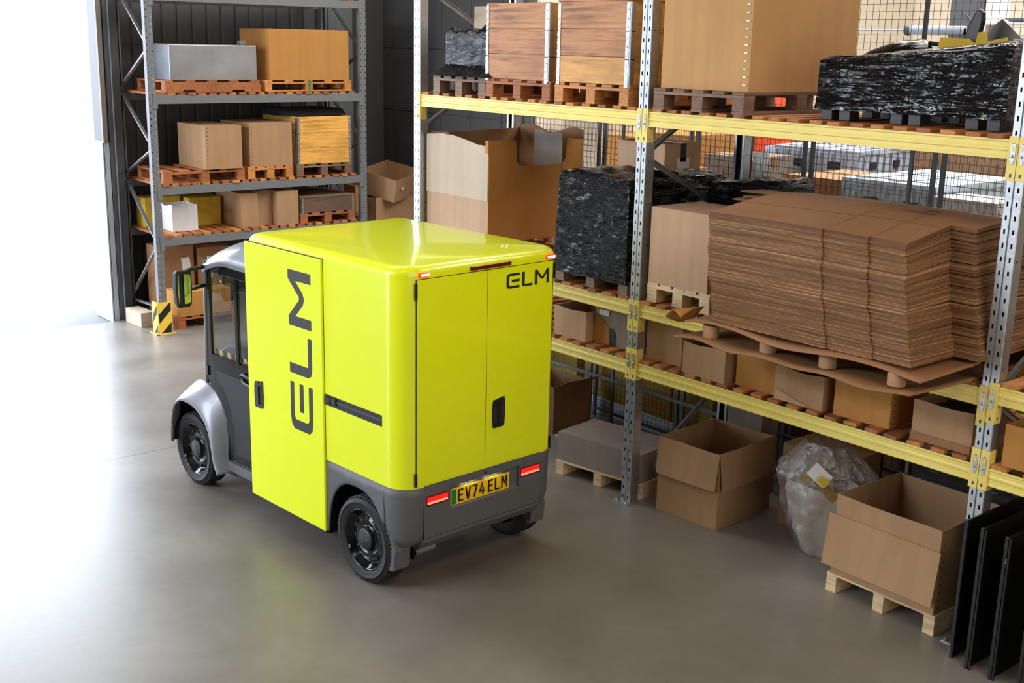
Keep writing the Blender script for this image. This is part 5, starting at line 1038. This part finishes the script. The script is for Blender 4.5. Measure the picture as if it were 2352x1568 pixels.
MB().box(0, 0.40, 0, 0.5, 0, 2.9).build('door', 'orange_door', MB_, bevel=0.005); MB().box(0.42, 0.82, 0, 0.5, 0, 2.9).build('door', 'orange_door', MB_, bevel=0.005); MB().box(-0.95, 0, 0, 0.6, 0, 2.95).build('side', 'grey_plastic', MB_, bevel=0.005); MB().box(-0.03, 0.04, -0.02, 0, 2.1, 2.2).build('latch', 'black_plastic', MB_)
# yellow cartons with red print on a grey plastic pallet, seen low behind the fence
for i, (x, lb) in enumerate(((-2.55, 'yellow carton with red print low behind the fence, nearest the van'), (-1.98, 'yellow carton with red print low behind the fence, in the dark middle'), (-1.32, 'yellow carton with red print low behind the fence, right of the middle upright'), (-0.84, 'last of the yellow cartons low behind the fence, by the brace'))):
    t = carton(lb, (x, 1.40, 0.152), 0, 0.46 if i != 1 else 0.60, 0.5, 0.62, 'card_yellow_shaded', tape=False, group='yellow cartons low behind the fence')
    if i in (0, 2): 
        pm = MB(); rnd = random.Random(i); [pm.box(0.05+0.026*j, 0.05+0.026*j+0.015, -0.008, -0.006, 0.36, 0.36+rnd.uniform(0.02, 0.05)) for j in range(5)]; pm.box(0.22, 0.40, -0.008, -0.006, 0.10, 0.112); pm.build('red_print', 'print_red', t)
t = thing('plastic_pallet', 'long grey plastic pallet base under the yellow cartons behind the fence', 'pallet', (-2.6, 1.38, 0.0), 0)
MB().box(0, 2.2, 0, 0.6, 0.0, 0.15).build('base', 'crate_blue', t, bevel=0.006)
# grey gusset plates on the rear frame of the rack
for x in (UX[0], UX[1]): MB().prism([(1.20, 2.60), (1.20, 2.18), (1.33, 2.32), (1.40, 2.60)], x+0.03, x+0.036, 'x').build('gusset_plate', 'galv', rack)
# roller in front of the cream wall beyond the mesh, upper right
t = thing('roller_shaft', 'blue grey roller on a thin shaft in front of the cream wall, upper right', 'roller', (-1.05, 4.35, 3.58), 0)
RX = Matrix.Rotation(-PI/2, 4, 'Z')
MB().lathe([(0.012, -0.9), (0.012, 0.35)], 12, M=RX).build('shaft', 'tin', t); MB().lathe([(0.0, 0.33), (0.035, 0.33), (0.040, 0.35), (0.040, 0.9), (0, 0.9)], 20, M=RX).build('roller', 'pole_blue', t); MB().lathe([(0, 0.27), (0.045, 0.28), (0.055, 0.31), (0.035, 0.34)], 14, M=RX).build('bearing', 'steel_dark', t)
for x in (-0.9, 0.88): MB().box(x-0.02, x+0.02, -0.02, 0.02, -3.58, 0.02).box(x-0.1, x+0.1, -0.1, 0.1, -3.58, -3.57).build('stand', 'steel_dark', t)
t = thing('grey_locker', 'tall grey cabinet beyond the mesh at the upper right', 'cabinet', (-0.47, 4.6, 0.0), 0)
MB().box(0, 0.34, 0, 0.4, 0, 4.6).box(0.03, 0.31, -0.006, 0, 0.1, 4.5).build('casing', 'grey_plastic', t, bevel=0.004)
t = thing('storage_shelf', 'white shelves with blue and red items beyond the mesh at the upper right', 'shelf', (-0.11, 4.6, 0.0), 0)
for zz in (0.3, 1.6, 3.40, 3.52, 3.64): MB().box(0.02, 0.98, 0, 0.4, zz, zz+0.02).build('shelf_board', 'white_paint', t)
for xx in (0.0, 0.98): MB().box(xx, xx+0.02, 0, 0.4, 0, 4.4).build('side_panel', 'white_paint', t)
MB().lathe([(0, 0.001), (0.14, 0.01), (0.2, 0.04)], 20, ax='z').build('blue_bowl', 'pole_blue', t, loc=(0.30, 0.2, 3.66)); MB().box(0.03, 0.12, 0.02, 0.1, 3.541, 3.57).build('red_item', 'print_red', t)
